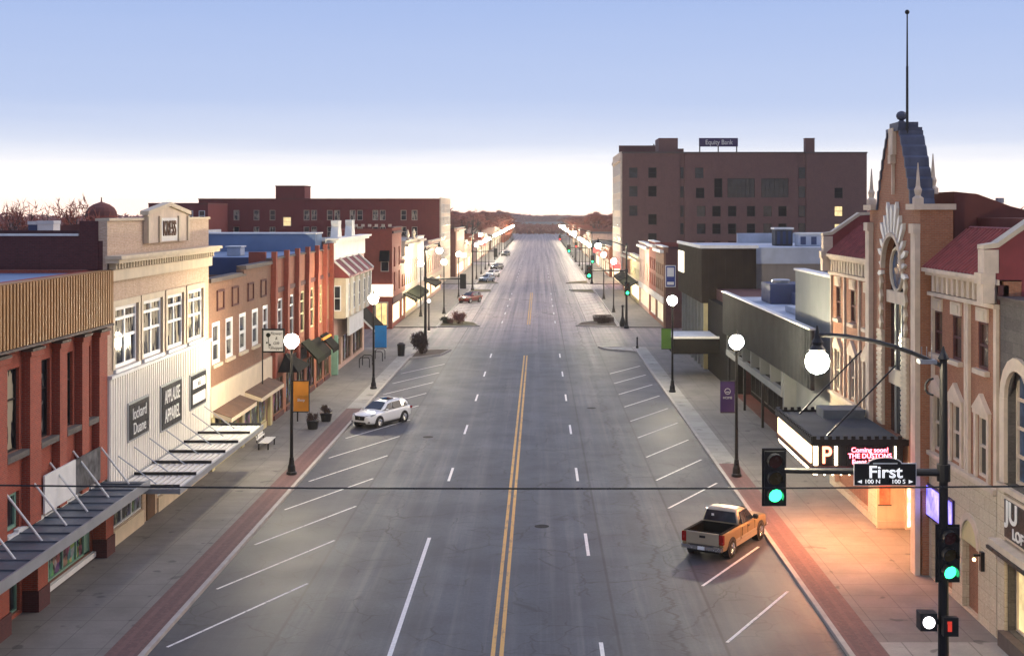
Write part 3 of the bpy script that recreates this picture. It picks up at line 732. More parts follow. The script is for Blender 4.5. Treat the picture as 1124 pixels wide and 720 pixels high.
for i, h in enumerate(wn): window(t, P, h, 'white_frame' if i < 2 else 'stucco_yellow', 'glass_shade', .16, 1, [.45,.75], .16)
for i, h in enumerate(sh):
    storefront(t, P, h[0], h[1], 3.1, 3, 'timber_brown', 'shop_goods', zb=.5, depth=.16)
    part(t, 'bulkhead', 'brick_dark_red', lambda m: m.mbox(P, h[0], h[1], .002, .10, .14, .48))
part(t, 'sign_band', 'black_paint', lambda m: m.mbox(P, 98.5, 118.6, .002, .16, 3.42, 4.3))
def awning(root, a, b_, z0, z1, out_, mat, o0=.17, side=ML):
    def f(m):
        pts = [(o0, z1), (o0, z1-.12), (out_, z0), (out_, z0+.14)]
        m.prism([side(a, o, z) for o, z in pts], [side(b_, o, z) for o, z in pts])
        m.prism([side(a, o0, z1-.13), side(a, out_, z0-.001), side(a, out_, z0-.26), side(a, out_-.05, z0-.26), side(a, out_-.06, z0-.03)], [side(b_, o0, z1-.13), side(b_, out_, z0-.001), side(b_, out_, z0-.26), side(b_, out_-.05, z0-.26), side(b_, out_-.06, z0-.03)])
    return part(root, 'awning', mat, f)
awning(t, 103.0, 106.4, 3.5, 5.0, 1.7, 'awning_green', .37); awning(t, 107.3, 110.9, 3.4, 4.7, 1.5, 'awning_black', .37); awning(t, 112.0, 115.2, 3.4, 4.7, 1.5, 'awning_black', .37)
part(t, 'awning_edge', 'banner_orange', lambda m: m.mbox(P, 106.8, 111.0, 1.3, 1.5, 4.75, 4.9))
def f(m):      # hipped entrance canopy
    a, b_, o1, zt, zb = 93.6, 98.6, 1.9, 4.9, 3.75
    r_ = [P(a,.37,zb),P(b_,.37,zb),P(b_,o1,zb),P(a,o1,zb)]; ap0, ap1 = P((a+b_)/2-.3,.5,zt), P((a+b_)/2+.3,.5,zt)
    m.poly([r_[3],r_[2],ap1,ap0]); m.poly([r_[0],r_[3],ap0]); m.poly([r_[2],r_[1],ap1]); m.poly([r_[1],r_[0],ap0,ap1]); m.poly(r_)
part(t, 'entrance_canopy', 'awning_black', f)
for u in (93.8, 98.4):
    part(t, 'canopy_post', 'black_iron', lambda m: m.tube(P(u,1.8,.14), P(u,1.8,3.75), .06, .06, 6))
# raised rear block with vents, pale blue
t = thing('roof_block', 'long pale blue raised rear block above the pilaster building roof', 'building', (-35, 119, 11.9))
part(t, 'wall', 'roof_blue', lambda m: m.box(-52, -18.9, 116.0, 119.5, 11.935, 13.5))
part(t, 'coping', 'white_coping', lambda m: m.box(-52.1, -18.8, 115.9, 119.6, 13.5, 13.62))
r_ = random.Random(5)
for x, w_, h_ in ((-44,1.6,1.0), (-38,2.4,.8), (-33,1.2,1.3), (-28.5,2.0,.9), (-23.5,1.1,.7)):
    v = thing('roof_vent', {-44:'white roof unit leftmost on the blue roof',-38:'wide white roof unit second from left on the blue roof',-33:'tall pale roof unit in the middle of the blue roof',-28.5:'boxy white roof unit right of the tall one on the blue roof',-23.5:'small roof unit rightmost on the blue roof'}[x], 'roof unit', (x, 105, 11.93), 'roof units on the blue roof')
    part(v, 'casing', 'roof_membrane', lambda m: m.box(x-w_/2, x+w_/2, 104.2, 105.8, 11.935, 11.93+h_), bevel=.04)
    part(v, 'cap', 'white_coping', lambda m: m.box(x-w_/2-.1, x+w_/2+.1, 104.1, 105.9, 11.93+h_+.002, 11.93+h_+.1))

# ---- white bay windowed house front with red mansard
t = thing('bay_front_building', 'cream corner building with a white bay, red mansard roof and two urn finials', 'building', (-FX, 129, 0))
Y0, Y1 = 119.72, 142.5
sh = [(120.6,126,.5,3.2), (127,133,.5,3.2), (134,141,.5,3.2)]
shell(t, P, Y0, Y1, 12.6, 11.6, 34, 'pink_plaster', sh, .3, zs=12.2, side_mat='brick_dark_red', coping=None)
part(t, 'cornice', 'white_paint', lambda m: (m.mbox(P, Y0-.2, Y1+.2, -.5, .55, 12.602, 12.85), m.mbox(P, Y0-.3, Y1+.3, -.5, .8, 12.852, 13.05)))
part(t, 'frieze', 'white_paint', lambda m: m.mbox(P, Y0, Y1, .002, .12, 10.95, 12.6))
for u in (122.6, 131.5):
    def f(m):
        pts = [(u-1.3,13.05),(u+1.3,13.05),(u+1.1,13.5),(u+.75,14.1),(u+.9,14.45),(u+.9,14.7),(u-.9,14.7),(u-.9,14.45),(u-.75,14.1),(u-1.1,13.5)]
        m.prism([P(a,-.3,z) for a, z in pts], [P(a,.4,z) for a, z in pts])
    part(t, 'urn_finial', 'white_paint', f)
bay = part(t, 'bay', 'cream_trim', lambda m: m.mbox(P, 119.9, 137.0, .002, 1.35, 5.5, 9.3))
PB = MF(119.9)
def fwin(root, P_, u0, u1, z0, z1, o, fr, pa, name='window', nh=1, nv=0):
    f = MB()
    f.mbox(P_, u0, u0+.1, o, o+.07, z0, z1); f.mbox(P_, u1-.1, u1, o, o+.07, z0, z1); f.mbox(P_, u0+.1, u1-.1, o, o+.07, z0, z0+.1); f.mbox(P_, u0+.1, u1-.1, o, o+.07, z1-.1, z1)
    for i in range(1, nh+1): z = z0 + (z1-z0)*i/(nh+1); f.mbox(P_, u0+.1, u1-.1, o, o+.05, z-.04, z+.04)
    for i in range(1, nv+1): u = u0 + (u1-u0)*i/(nv+1); f.mbox(P_, u-.04, u+.04, o+.001, o+.051, z0+.1, z1-.1)
    w = f.build(name, MAT[fr], root); part(w, 'pane', pa, lambda m: m.mbox(P_, u0+.05, u1-.05, o+.004, o+.03, z0+.05, z1-.05)); return w
fwin(bay, PB, -17.85, -17.15, 6.2, 8.6, .002, 'white_frame', 'glass_dark', 'bay_window')
for u in (121.0, 124.6, 128.2, 131.8, 135.0): fwin(bay, P, u-.1, u+1.3, 6.1, 8.7, 1.352, 'white_frame', 'glass_dark', 'bay_window')
for u in (120.3, 123.4, 127.0, 130.6, 134.0, 136.6): part(bay, 'bracket', 'white_paint', lambda m: m.mbox(P, u-.16, u+.16, 1.352, 1.6, 5.6, 9.28))
def f(m):
    a, b_ = 119.75, 137.2
    pts = [(.002, 9.32), (1.75, 9.32), (1.7, 9.5), (.122, 10.93), (.002, 10.93)]
    m.prism([P(a,o,z) for o, z in pts], [P(b_,o,z) for o, z in pts])
ms = part(t, 'mansard_roof', 'mansard_red', f)
for u in (119.8, 124.1, 128.4, 132.7, 137.0):
    part(ms, 'ridge', 'white_paint', lambda m: m.prism([P(u-.2,.125,10.98),P(u-.2,1.74,9.52),P(u-.2,1.80,9.68),P(u-.2,.2,11.12)], [P(u+.2,.125,10.98),P(u+.2,1.74,9.52),P(u+.2,1.80,9.68),P(u+.2,.2,11.12)]))
for h in sh: storefront(t, P, h[0], h[1], 3.2, 3, 'timber_brown', 'shop_goods', zb=.5, depth=.3)
part(t, 'shop_sign_band', 'weathered_white', lambda m: m.mbox(P, 124.0, 134.0, .9, 1.1, 3.5, 5.3))
part(t, 'shop_side_panel', 'green_frame', lambda m: m.mbox(P, 119.95, 120.5, .002, .6, .2, 3.9))
awning(t, 134.6, 142.0, 2.9, 5.2, 2.2, 'awning_black', .02)
part(t, 'awning_edge', 'sign_white', lambda m: m.prism([P(134.55,.03,5.24),P(134.55,2.22,3.08),P(134.55,2.22,2.84),P(134.55,.03,4.95)], [P(134.62,.03,5.24),P(134.62,2.22,3.08),P(134.62,2.22,2.84),P(134.62,.03,4.95)]))

# ---- second block, left
def simple(side, name, label, u0, u1, zf, mat, floors=2, nwin=3, frame='white_frame', pane='glass_shade', shopm='shop_goods_bright', trim='cream_trim', depth=26, side_mat=None, corn=.5, zs0=3.6, band=True, roof='roof_tar', wlit=0, finial=0, awn=None, group=None, cat='building'):
    Pm = ML if side < 0 else MR
    t = thing(name, label, cat, Pm((u0+u1)/2, 0, 0), group)
    holes = [(u0+.8, u1-.8, .6, 3.1)]; wins = []
    if floors > 1:
        zz0, zz1 = zs0 + 1.2, zf - 1.9
        step = (zz1 - zz0) / (floors - 1)
        for fl in range(floors - 1):
            for i in range(nwin):
                c_ = u0 + (u1-u0) * (i + .5) / nwin; hw = min((u1-u0) / nwin * .28, .75)
                wins.append((c_-hw, c_+hw, zz0 + fl*step, zz0 + fl*step + step*.78))
    shell(t, Pm, u0, u1, zf, zf-.7, depth, mat, holes + wins, .3, side_mat=side_mat, zs=zf-.25, coping=trim, cop=.18, roof=roof)
    for i, h in enumerate(wins): window(t, Pm, h, frame, 'window_lit' if i < wlit else pane, .3, 0, 1, .12)
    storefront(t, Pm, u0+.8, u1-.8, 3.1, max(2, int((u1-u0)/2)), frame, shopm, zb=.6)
    if band: part(t, 'sign_band', trim, lambda m: m.mbox(Pm, u0+.1, u1-.1, .002, .15, 3.25, 4.1))
    if corn: part(t, 'cornice', trim, lambda m: m.mbox(Pm, u0+.02, u1-.02, .002, corn, zf-.75, zf-.4))
    if awn: awning(t, u0+.6, u1-.6, 2.9, 3.9, 1.9, awn, .16, Pm)
    for k in range(finial):
        u = u0 + (u1-u0) * (k+.5) / finial
        part(t, 'finial', trim, lambda m: m.lathe(Pm(u,-.1,zf+.12), [(.3,0),(.3,.2),(.16,.35),(.34,.8),(.2,1.2),(.05,1.6)], 8))
    return t
t = simple(-1, 'corner_brick_building', 'plain dark red brick corner building with a small black awning on its end wall', 169.5, 181, 13.4, 'brick_red', 3, 2, depth=8, trim='brick_dark_red', corn=.2, pane='glass_dark')
PW_ = MF(169.5)
w = fwin(t, PW_, -19.6, -18.5, 7.6, 10.2, .002, 'stone_trim', 'glass_dark')
def f(m):
    m.prism([PW_(-19.7,.08,10.4), PW_(-19.7,1.0,9.0), PW_(-19.7,.08,9.0)], [PW_(-18.4,.08,10.4), PW_(-18.4,1.0,9.0), PW_(-18.4,.08,9.0)])
part(t, 'end_awning', 'awning_black', f)
part(t, 'end_sign', 'sign_lit', lambda m: m.mbox(PW_, -20.8, -17.95, .002, .2, 4.3, 5.9))
dr = part(t, 'end_door', 'window_lit', lambda m: m.mbox(PW_, -20.2, -18.8, .002, .05, .2, 3.4))
part(dr, 'door_frame', 'cream_trim', lambda m: (m.mbox(PW_, -20.4, -20.2, .002, .1, .2, 3.6), m.mbox(PW_, -18.8, -18.6, .002, .1, .2, 3.6), m.mbox(PW_, -20.2, -18.8, .002, .1, 3.402, 3.6), m.mbox(PW_, -19.56, -19.44, .052, .09, .2, 3.4)))
for i in range(7): part(t, 'roof_merlon', 'stone_trim', lambda m: m.mbox(PW_, -24 + i*.9, -23.6 + i*.9, -.3, .05, 13.55, 13.9))
simple(-1, 'low_brick_building', 'low red brick shop beside the dark corner building', 181.05, 186, 9.0, 'brick_orange', 2, 2, awn='awning_green')
simple(-1, 'ornate_cream_building', 'ornate cream building with balustrade top and urn on the far left block', 186.05, 205, 11.2, 'cream_panel', 2, 6, finial=2, frame='stucco_yellow', awn='awning_green', wlit=2)
simple(-1, 'grey_white_building', 'narrow tall pale grey building next to the ornate cream one', 205.05, 216, 11.5, 'white_paint', 3, 2, frame='black_paint', trim='stone_trim')
simple(-1, 'tan_brick_building', 'tan brick shop with green awning beyond the pale grey building', 216.05, 231, 9.5, 'brick_buff', 2, 4, awn='awning_black')
simple(-1, 'pink_plaster_building', 'pink plaster shop at the far end of the second left block', 231.05, 254, 10.2, 'pink_plaster', 2, 5, frame='cream_trim', shopm='shop_goods_bright')

# ---- long dark red brick hotel
t = thing('long_brick_hotel', 'long dark red brick hotel with a stair tower on its roof', 'building', (-FX, 273, 0))
P2 = MF(272.5); kx = lambda px: 1.48 + (px - 592) * 272.5 / 1400; kz = lambda py: 15.5 - (py - 233) * 272.5 / 1400
xs = [233,259.4,281.4,299,336.4,344.7,362,370,387,395,412,420,443,455]
HX = kx(482.5)
holes = []
for py in (236.4, 254.5, 272.0):
    for px in xs: holes.append((kx(px)-.62, kx(px)+.62, kz(py)-1.1, kz(py)+1.1))
holes.append((kx(315)-.9, kx(315)+.9, kz(243.3)-1.0, kz(243.3)+1.0))
g = MB(); skin(g, P2, kx(218), HX, 0, 18.2, holes, .3); g.box(kx(218), HX, 272.81, 301, 0, 17.6); g.box(kx(218), HX, 272.81, 273.1, 17.6, 18.2)
g.build('wall', MAT['brick_hotel'], t)
for i, h in enumerate(holes): window(t, P2, h, 'stone_trim', 'window_lit_pale' if i == len(holes)-1 else ('glass_curtain' if i % 3 else 'glass_dark'), .3, 0, 1, .12)
part(t, 'coping', 'roof_rust', lambda m: m.box(kx(218)-.1, HX-.01, 272.3, 273.2, 18.2, 18.4))
part(t, 'roof', 'roof_tar', lambda m: m.box(kx(218)+.2, HX-.2, 273.2, 300.8, 17.602, 17.66))
part(t, 'street_front', 'stone_trim', lambda m: m.box(HX, HX+.3, 272.4, 301, 0, 18.6))
for zz in (5.5, 9.0, 12.5, 15.3):
    for yy in (275, 279, 283, 287, 291, 295, 299): fwin(t, ML, yy-.7, yy+.7, zz, zz+2, HX+FX+.302, 'white_frame', 'glass_shade')
part(t, 'stair_tower', 'brick_hotel', lambda m: m.box(kx(301), kx(333), 274, 281, 17.66, 21.0))
part(t, 'tower_coping', 'roof_rust', lambda m: m.box(kx(301)-.1, kx(333)+.1, 273.9, 281.1, 21.0, 21.2))
simple(-1, 'long_gabled_building', 'long low maroon roofed building past the brick hotel', 303, 333, 11.6, 'pink_plaster', 2, 8, depth=22, side_mat='brick_dark_red', roof='roof_rust')
# ================================================================ RIGHT SIDE
P = MR
# ---- rough stone corner building
t = thing('stone_building', 'dark rough stone building with an arched upper window and lit shop below', 'building', (FX, 41, 0))
ah = (43.1, 45.2, 5.9, 9.9)
shell(t, P, 36.0, 46.0, 12.35, 11.9, 30, 'stone_rough', [ah, (36.6,45.2,.7,3.5)], .4, coping='dark_coping', zs=12.2)
window(t, P, ah, 'stone_trim', 'glass_bluish', .4, 1, 3, .14)
def f(m):
    for k in range(9):
        a0, a1 = math.pi*k/9, math.pi*(k+1)/9
        q = [(44.15+r_*math.cos(a), 8.9+r_*math.sin(a)) for r_, a in ((1.1,a0),(1.55,a0),(1.55,a1),(1.1,a1))]
        m.prism([P(u,.002,z) for u, z in q], [P(u,.14,z) for u, z in q])
    m.mbox(P, 42.6, 43.05, .002, .14, 5.9, 8.89); m.mbox(P, 45.25, 45.7, .002, .14, 5.9, 8.89)
part(t, 'window_arch', 'stone_trim', f)
part(t, 'arch_infill', 'stone_rough', lambda m: [m.prism([P(44.15+1.1*s_*c0,-.06,8.9+1.1*q0) if k<2 else P(44.15+1.1*s_,-.06,10.0) for k, (c0,q0) in enumerate(((1,0),(.5,.87),(0,0)))], [P(44.15+1.1*s_*c0,.001,8.9+1.1*q0) if k<2 else P(44.15+1.1*s_,.001,10.0) for k, (c0,q0) in enumerate(((1,0),(.5,.87),(0,0)))]) for s_ in (-1,1)])
part(t, 'stone_course', 'stone_trim', lambda m: m.mbox(P, 36, 46, .002, .18, 5.62, 5.82))
storefront(t, P, 36.6, 45.2, 3.5, 4, 'stone_trim', 'window_lit_pale', zb=.7, depth=.4)
part(t, 'bulkhead', 'dark_coping', lambda m: m.mbox(P, 36.4, 45.3, .002, .35, .14, .68))
part(t, 'shop_ledge', 'stone_trim', lambda m: m.mbox(P, 36.2, 45.7, .002, .55, 3.62, 3.86))
part(t, 'ledge_edge', 'black_paint', lambda m: m.mbox(P, 36.2, 45.7, .002, .62, 3.5, 3.615))
part(t, 'corner_quoin', 'stone_block', lambda m: m.mbox(P, 45.25, 45.98, .002, .12, .14, 5.6))
sg = sign_box('shop_sign', 'black shop sign with white letters JU and LOF over the yellow lit shop', P, 38.6, 45.05, 4.08, 5.4, .02, .2, 'sign_black', frame='stone_trim')
text('JU', sg, P(44.35, .21, 4.98), 1.0, 'R', MAT['sign_white'], sx=1.15, font_bold=.03); text('LOF', sg, P(43.75, .21, 4.33), .5, 'R', MAT['sign_white'], sx=1.15, font_bold=.015)

# ---- the theatre
t = thing('theatre', 'ornate brick theatre with stepped gable tower, sunburst arch and red tile roof', 'theatre', (FX, 59, 0))
BY0, BY1, TY0, TY1 = 46.07, 72.5, 54.0, 62.2
rw = [(53.45,54.0-.02+.5,9.62,11.4), (50.3,51.4,9.62,11.4), (47.25,48.35,9.62,11.4)]
rw = [(52.6,53.7,9.62,11.4), (50.2,51.3,9.62,11.4), (47.2,48.3,9.62,11.4)]
lw = [(64.0,65.1,9.62,11.4), (67.0,68.1,9.62,11.4), (70.3,71.4,9.62,11.4)]
lo = [(a, b_, 5.57, 7.88) for a, b_, c_, d_ in rw + lw]
gr = [(64.0,71.2,.5,3.2), (51.0,53.6,.2,2.6)]
g = MB()
skin(g, P, BY0, TY0, 5.3, 12.0, rw + lo[:3], .15); skin(g, P, TY1, BY1, 5.3, 12.0, lw + lo[3:], .15)
g.mbox(P, BY0, TY0, -24, -.151, 0, 13.0); g.mbox(P, TY1, BY1, -24, -.151, 0, 13.0); g.mbox(P, TY0, TY1, -24, -1.0, 3.7, 13.0); g.mbox(P, TY0, TY1, -24, -2.2, 0, 3.699)
g.build('wall', MAT['brick_theatre'], t)
part(t, 'side_wall', 'mansard_red', lambda m: m.mbox(P, BY0-.02, BY0+.5, -24, -.8, 12.0, 15.0))
arch = (47.95, 49.75, .16, 2.8)
part(t, 'stone_base', 'stone_block', lambda m: skin(m, P, BY0-.01, TY0, 0, 5.28, [arch, gr[1]], .55, .12)); part(t, 'stone_base', 'stone_block', lambda m: skin(m, P, TY1, BY1+.01, 0, 5.28, [gr[0]], .5, .12))
def f(m):      # rounded head of the arched doorway
    c_, r_, z = 48.85, .9, 2.8
    for k in range(10):
        a0, a1 = math.pi*k/10, math.pi*(k+1)/10
        q = [(c_+r_*math.cos(a), z+r_*math.sin(a)) for a in (a0, a1)] + [(c_+(r_+.28)*math.cos(a), z+(r_+.28)*math.sin(a)) for a in (a1, a0)]
        m.prism([P(u,.122,zz) for u, zz in q], [P(u,.2,zz) for u, zz in q])
part(t, 'arch_ring', 'stone_trim', f)
def f(m):
    c_, r_, z = 48.85, .895, 2.802
    q = [(c_+r_*math.cos(math.pi*k/12), z+r_*math.sin(math.pi*k/12)) for k in range(13)]
    m.prism([P(u,.10,zz) for u, zz in q], [P(u,.135,zz) for u, zz in q])
part(t, 'arch_head', 'stucco_yellow', f)
part(t, 'arched_door', 'stucco_yellow', lambda m: m.mbox(P, arch[0]+.01, arch[1]-.01, -.40, -.36, .17, 2.79))
storefront(t, P, 64.0, 71.2, 3.2, 5, 'stone_trim', 'shop_goods_lit', zb=.5, o=.12, depth=.5)
window(t, P, gr[1], 'stone_trim', 'glass_dark', .55, 1, 0, .12, .12, 'side_door')
for u in (47.35, 50.3):
    sc = part(t, 'wall_sconce', 'black_iron', lambda m: (m.mbox(P, u-.1, u+.1, .121, .26, 2.2, 2.9), m.mbox(P, u-.04, u+.04, .26, .5, 2.75, 2.82)))
    part(sc, 'bulb', 'sconce_light', lambda m: m.ball(P(u,.48,2.62), .07, 8))
for u0, u1, n_ in ((50.9,53.7,'lit violet and blue poster case on the theatre base right of the marquee'),):
    pc = sign_box('poster_case', n_, P, 50.75, 54.0, 2.75, 3.95, .121, .24, 'poster_blue', frame='sign_purple')
for h, nm in zip(rw + lw, range(6)):
    window(t, P, h, 'brick_dark_red', 'glass_brown', .15, 0, 1, .10)
    hd_ = part(t, 'window_head', 'stone_trim', lambda m: m.mbox(P, h[0]-.06, h[1]+.06, .002, .09, 11.402, 11.92))
    part(hd_, 'head_panel', 'cream_trim', lambda m: m.mbox(P, h[0]+.16, h[1]-.16, .091, .13, 11.5, 11.82))
    part(t, 'window_sill', 'stone_trim', lambda m: m.mbox(P, h[0]-.16, h[1]+.16, .002, .2, 9.42, 9.61))
for h in lo:
    window(t, P, h, 'stone_trim', 'glass_dark', .15, 0, 1, .12)
    def f(m):
        m.mbox(P, h[0]-.26, h[0]-.02, .002, .1, 5.5, 7.9); m.mbox(P, h[1]+.02, h[1]+.26, .002, .1, 5.5, 7.9); m.mbox(P, h[0]-.3, h[1]+.3, .002, .14, 7.902, 8.08)
        c_ = (h[0]+h[1])/2; q = [(h[0]-.34,8.082),(h[1]+.34,8.082),(c_+.12,8.62),(c_,8.72),(c_-.12,8.62)]
        m.prism([P(u,.002,z) for u, z in q], [P(u,.17,z) for u, z in q])
    part(t, 'window_pediment', 'stone_trim', f)
for a, b_ in ((BY0-.02, TY0-.02), (TY1+.02, BY1+.02)):
    def f(m):
        m.mbox(P, a, b_, .002, .22, 12.0, 12.16); m.mbox(P, a, b_, .002, .3, 12.86, 13.0); m.mbox(P, a-.0, b_, .002, .46, 13.002, 13.16)
    part(t, 'string_course', 'stone_trim', f); part(t, 'base_ledge', 'stone_trim', lambda m: m.mbox(P, a, b_, .002, .25, 5.29, 5.46))
for a, b_ in ((BY0, TY0), (TY1, BY1)): part(t, 'balustrade_wall', 'brick_dark_red', lambda m: m.mbox(P, a, b_, -.34, .03, 12.162, 12.858))
for a, b_ in ((BY0+.35, TY0-.2), (TY1+.3, BY1-.3)):
    u = a
    while u < b_:
        part(t, 'baluster', 'stone_trim', lambda m: m.mbox(P, u-.15, u+.15, .032, .2, 12.2, 12.84)); u += .62
for u in (BY0+.2, 49.2, 49.5, TY0-.35, TY1+.4, 66.0, 69.2, BY1-.2):
    part(t, 'pilaster_strip', 'stone_trim', lambda m: m.mbox(P, u-.1 if u != BY0+.2 else u-.2, u+.1, .002, .12, 5.47, 11.99))
for a, b_ in ((BY0+.55, TY0-.01), (TY1+.01, BY1-.45)):
    rf = part(t, 'tile_roof', 'tile_red', lambda m: m.prism([P(a,.3,13.17), P(a,-1.5,14.72), P(a,-1.8,14.72), P(a,-1.8,13.05), P(a,.3,13.05)], [P(b_,.3,13.17), P(b_,-1.5,14.72), P(b_,-1.8,14.72), P(b_,-1.8,13.05), P(b_,.3,13.05)]))
    def f(m):
        u = a + .12
        while u < b_ - .05: m.tube(P(u,.36,13.15), P(u,-1.52,14.75), .11, .11, 6); u += .40
    part(rf, 'roof_tile', 'tile_red', f)
    def f(m):
        u = a + .1
        while u < b_ - .3: m.tube(P(u,-1.6,14.78), P(u+.34,-1.6,14.80), .13, .11, 7); u += .36
    part(rf, 'ridge_tile', 'tile_red', f)
for a, b_ in ((BY0-.03, BY0+.54), (BY1-.44, BY1+.05)):
    def f(m):
        q = [(.52,13.17),(.52,14.15),(.1,14.2),(-1.5,15.3),(-2.4,15.35),(-2.4,13.05),(.0,13.05)]
        m.prism([P(a,o,z) for o, z in q], [P(b_,o,z) for o, z in q])
    gp = part(t, 'gable_parapet', 'mansard_red', f)
    part(gp, 'gable_coping', 'cream_trim', lambda m: m.prism([P(a-.06,.6,14.16),P(a-.06,.06,14.22),P(a-.06,-1.5,15.32),P(a-.06,-2.5,15.37),P(a-.06,-2.5,15.5),P(a-.06,-1.45,15.48),P(a-.06,.1,14.4),P(a-.06,.6,14.32)], [P(b_+.06,.6,14.16),P(b_+.06,.06,14.22),P(b_+.06,-1.5,15.32),P(b_+.06,-2.5,15.37),P(b_+.06,-2.5,15.5),P(b_+.06,-1.45,15.48),P(b_+.06,.1,14.4),P(b_+.06,.6,14.32)]))
    part(gp, 'kneeler_block', 'stone_trim', lambda m: (m.mbox(P, a-.05, b_+.05, .2, .62, 12.2, 12.9), m.mbox(P, a-.08, b_+.08, .18, .7, 12.9, 13.3), m.mbox(P, a-.04, b_+.04, .05, .58, 13.3, 14.14)))
# auditorium behind
part(t, 'auditorium', 'roof_rust', lambda m: m.box(FX+2.6, 46, 48.3, 72.2, 12.5, 15.25))
part(t, 'stage_roof', 'roof_rust', lambda m: m.prism([(19.7,56,14),(19.7,56,16.4),(20.7,56,16.3),(22.2,56,15.75),(23.6,56,15.4),(32,56,15.3),(32,56,14)], [(19.7,66,14),(19.7,66,16.4),(20.7,66,16.3),(22.2,66,15.75),(23.6,66,15.4),(32,66,15.3),(32,66,14)]))
part(t, 'vent_pipe', 'galvanised', lambda m: m.lathe((22.6,58.5,15.2), [(.09,0),(.09,.7),(.2,.72),(.2,.95)], 8))
# tower front with its arched opening
PT = lambda u, o, z: (FX - .5 - o, u, z)
AC, AR, AZ = 57.95, 1.5, 12.9
def f(m):
    for a, b_ in ((TY0, AC-AR), (AC+AR, TY1)): m.mbox(PT, a, b_, -1.4, 0, 3.7, 15.6)
    n_ = 16; pts = [(AC+AR*math.cos(math.pi*k/n_), AZ+AR*math.sin(math.pi*k/n_)) for k in range(n_+1)]
    for (u0, z0), (u1, z1) in zip(pts[:-1], pts[1:]):
        m.hexa([PT(u0,0,z0),PT(u1,0,z1),PT(u1,-1.4,z1),PT(u0,-1.4,z0),PT(u0,0,15.6),PT(u1,0,15.6),PT(u1,-1.4,15.6),PT(u0,-1.4,15.6)])
tw = part(t, 'tower', 'brick_theatre', f)
GC = 58.0
gab = [(2.75,15.602),(2.55,16.1),(2.55,16.45),(2.3,16.55),(2.3,16.95),(2.1,17.05),(2.05,17.4),(1.85,17.5),(1.78,17.9),(1.6,18.0),(1.45,18.4),(1.28,18.5),(1.15,18.85),(.98,18.95),(.95,19.15)]
gpts = [(GC-h, z) for h, z in gab] + [(GC+h, z) for h, z in reversed(gab)]
sp_ = part(tw, 'stepped_gable', 'brick_theatre', lambda m: m.prism([PT(u,-.85,z) for u, z in gpts], [PT(u,-.02,z) for u, z in gpts]))
for s_ in (-1, 1):      # pale stepped edging
    def f(m):
        for (h0, z0), (h1, z1) in zip(gab[:-1], gab[1:]):
            q = [(GC+s_*h0,z0),(GC+s_*(h0+.16),z0),(GC+s_*(h1+.16),z1),(GC+s_*h1,z1)]
            m.prism([PT(u,-1.0,z) for u, z in q], [PT(u,.06,z) for u, z in q])
    part(tw, 'gable_coping', 'slate_metal', f)
part(tw, 'gable_ribs', 'stone_trim', lambda m: (m.mbox(PT, GC-.07, GC+.07, -.019, .1, 16.3, 18.6), m.mbox(PT, GC-.34, GC+.34, -.019, .16, 18.1, 19.3), m.mbox(PT, GC-.22, GC+.22, -.019, .22, 17.7, 18.09)))
def f(m):
    m.mbox(PT, GC-.98, GC+.98, -1.0, .1, 19.152, 19.3); m.mbox(PT, GC-.72, GC+.72, -.9, 0, 19.302, 19.55)
part(tw, 'gable_cap', 'slate_metal', f)
part(tw, 'orb', 'slate_metal', lambda m: m.lathe(PT(GC,-.35,19.55), [(.26,0),(.16,.06),(.09,.12),(.19,.18),(.24,.28),(.24,.38),(.18,.48),(.06,.54)], 14))
fp = thing('flagpole', 'bare thin flagpole rising beside the top of the theatre gable', 'flagpole', PT(56.93,-.3,18.8))
part(fp, 'pole', 'black_iron', lambda m: (m.tube(PT(56.93,-.3,18.8), PT(56.93,-.3,22.0), .065, .055, 8), m.tube(PT(56.93,-.3,22.0), PT(56.93,-.3,24.35), .045, .03, 8)))
part(fp, 'finial_ball', 'black_iron', lambda m: m.ball(PT(56.93,-.3,24.42), .11, 10))
def f(m):      # sunburst round the arch
    for k in range(15):
        a = math.pi * (k - .5) / 13; s_ = math.sin(a)
        r0, r1 = 1.62, 2.35 + .85 * max(s_, 0) ** 2 - (.25 if k % 2 else 0)
        da = .06
        q = [(r0, a-da*.8), (r1-.25, a-da), (r1, a), (r1-.25, a+da), (r0, a+da*.8)]
        pts = [(AC + r_*math.cos(x), AZ + r_*math.sin(x)) for r_, x in q]
        m.prism([PT(u,.002,z) for u, z in pts], [PT(u,.15,z) for u, z in pts])
part(tw, 'sunburst', 'white_paint', f)
def f(m):
    n_ = 16
    for k in range(n_):
        a0, a1 = math.pi*k/n_, math.pi*(k+1)/n_
        q = [(AC+r_*math.cos(a), AZ+r_*math.sin(a)) for r_, a in ((1.5,a0),(1.68,a0),(1.68,a1),(1.5,a1))]
        m.prism([PT(u,.002,z) for u, z in q], [PT(u,.2,z) for u, z in q])
part(tw, 'arch_moulding', 'stone_trim', f)
for s_ in (-1, 1):
    for k in range(4):
        part(tw, 'rosette', 'cream_trim', lambda m: m.prism([PT(AC+s_*(1.98)+x*.24, .002, 12.2-.62*k+z*.34) for x, z in ((-1,0),(0,-1),(1,0),(0,1))], [PT(AC+s_*1.98+x*.24, .12, 12.2-.62*k+z*.34) for x, z in ((-1,0),(0,-1),(1,0),(0,1))]))
    def f(m):
        c_ = AC + s_*2.0; m.mbox(PT, c_-.42, c_+.42, .002, .12, 5.6, 10.0)
        z = 5.7
        while z < 9.9: m.mbox(PT, c_-.42, c_+.42, .121, .17, z, z+.13); z += .22
    part(tw, 'ribbed_panel', 'cream_trim', f)
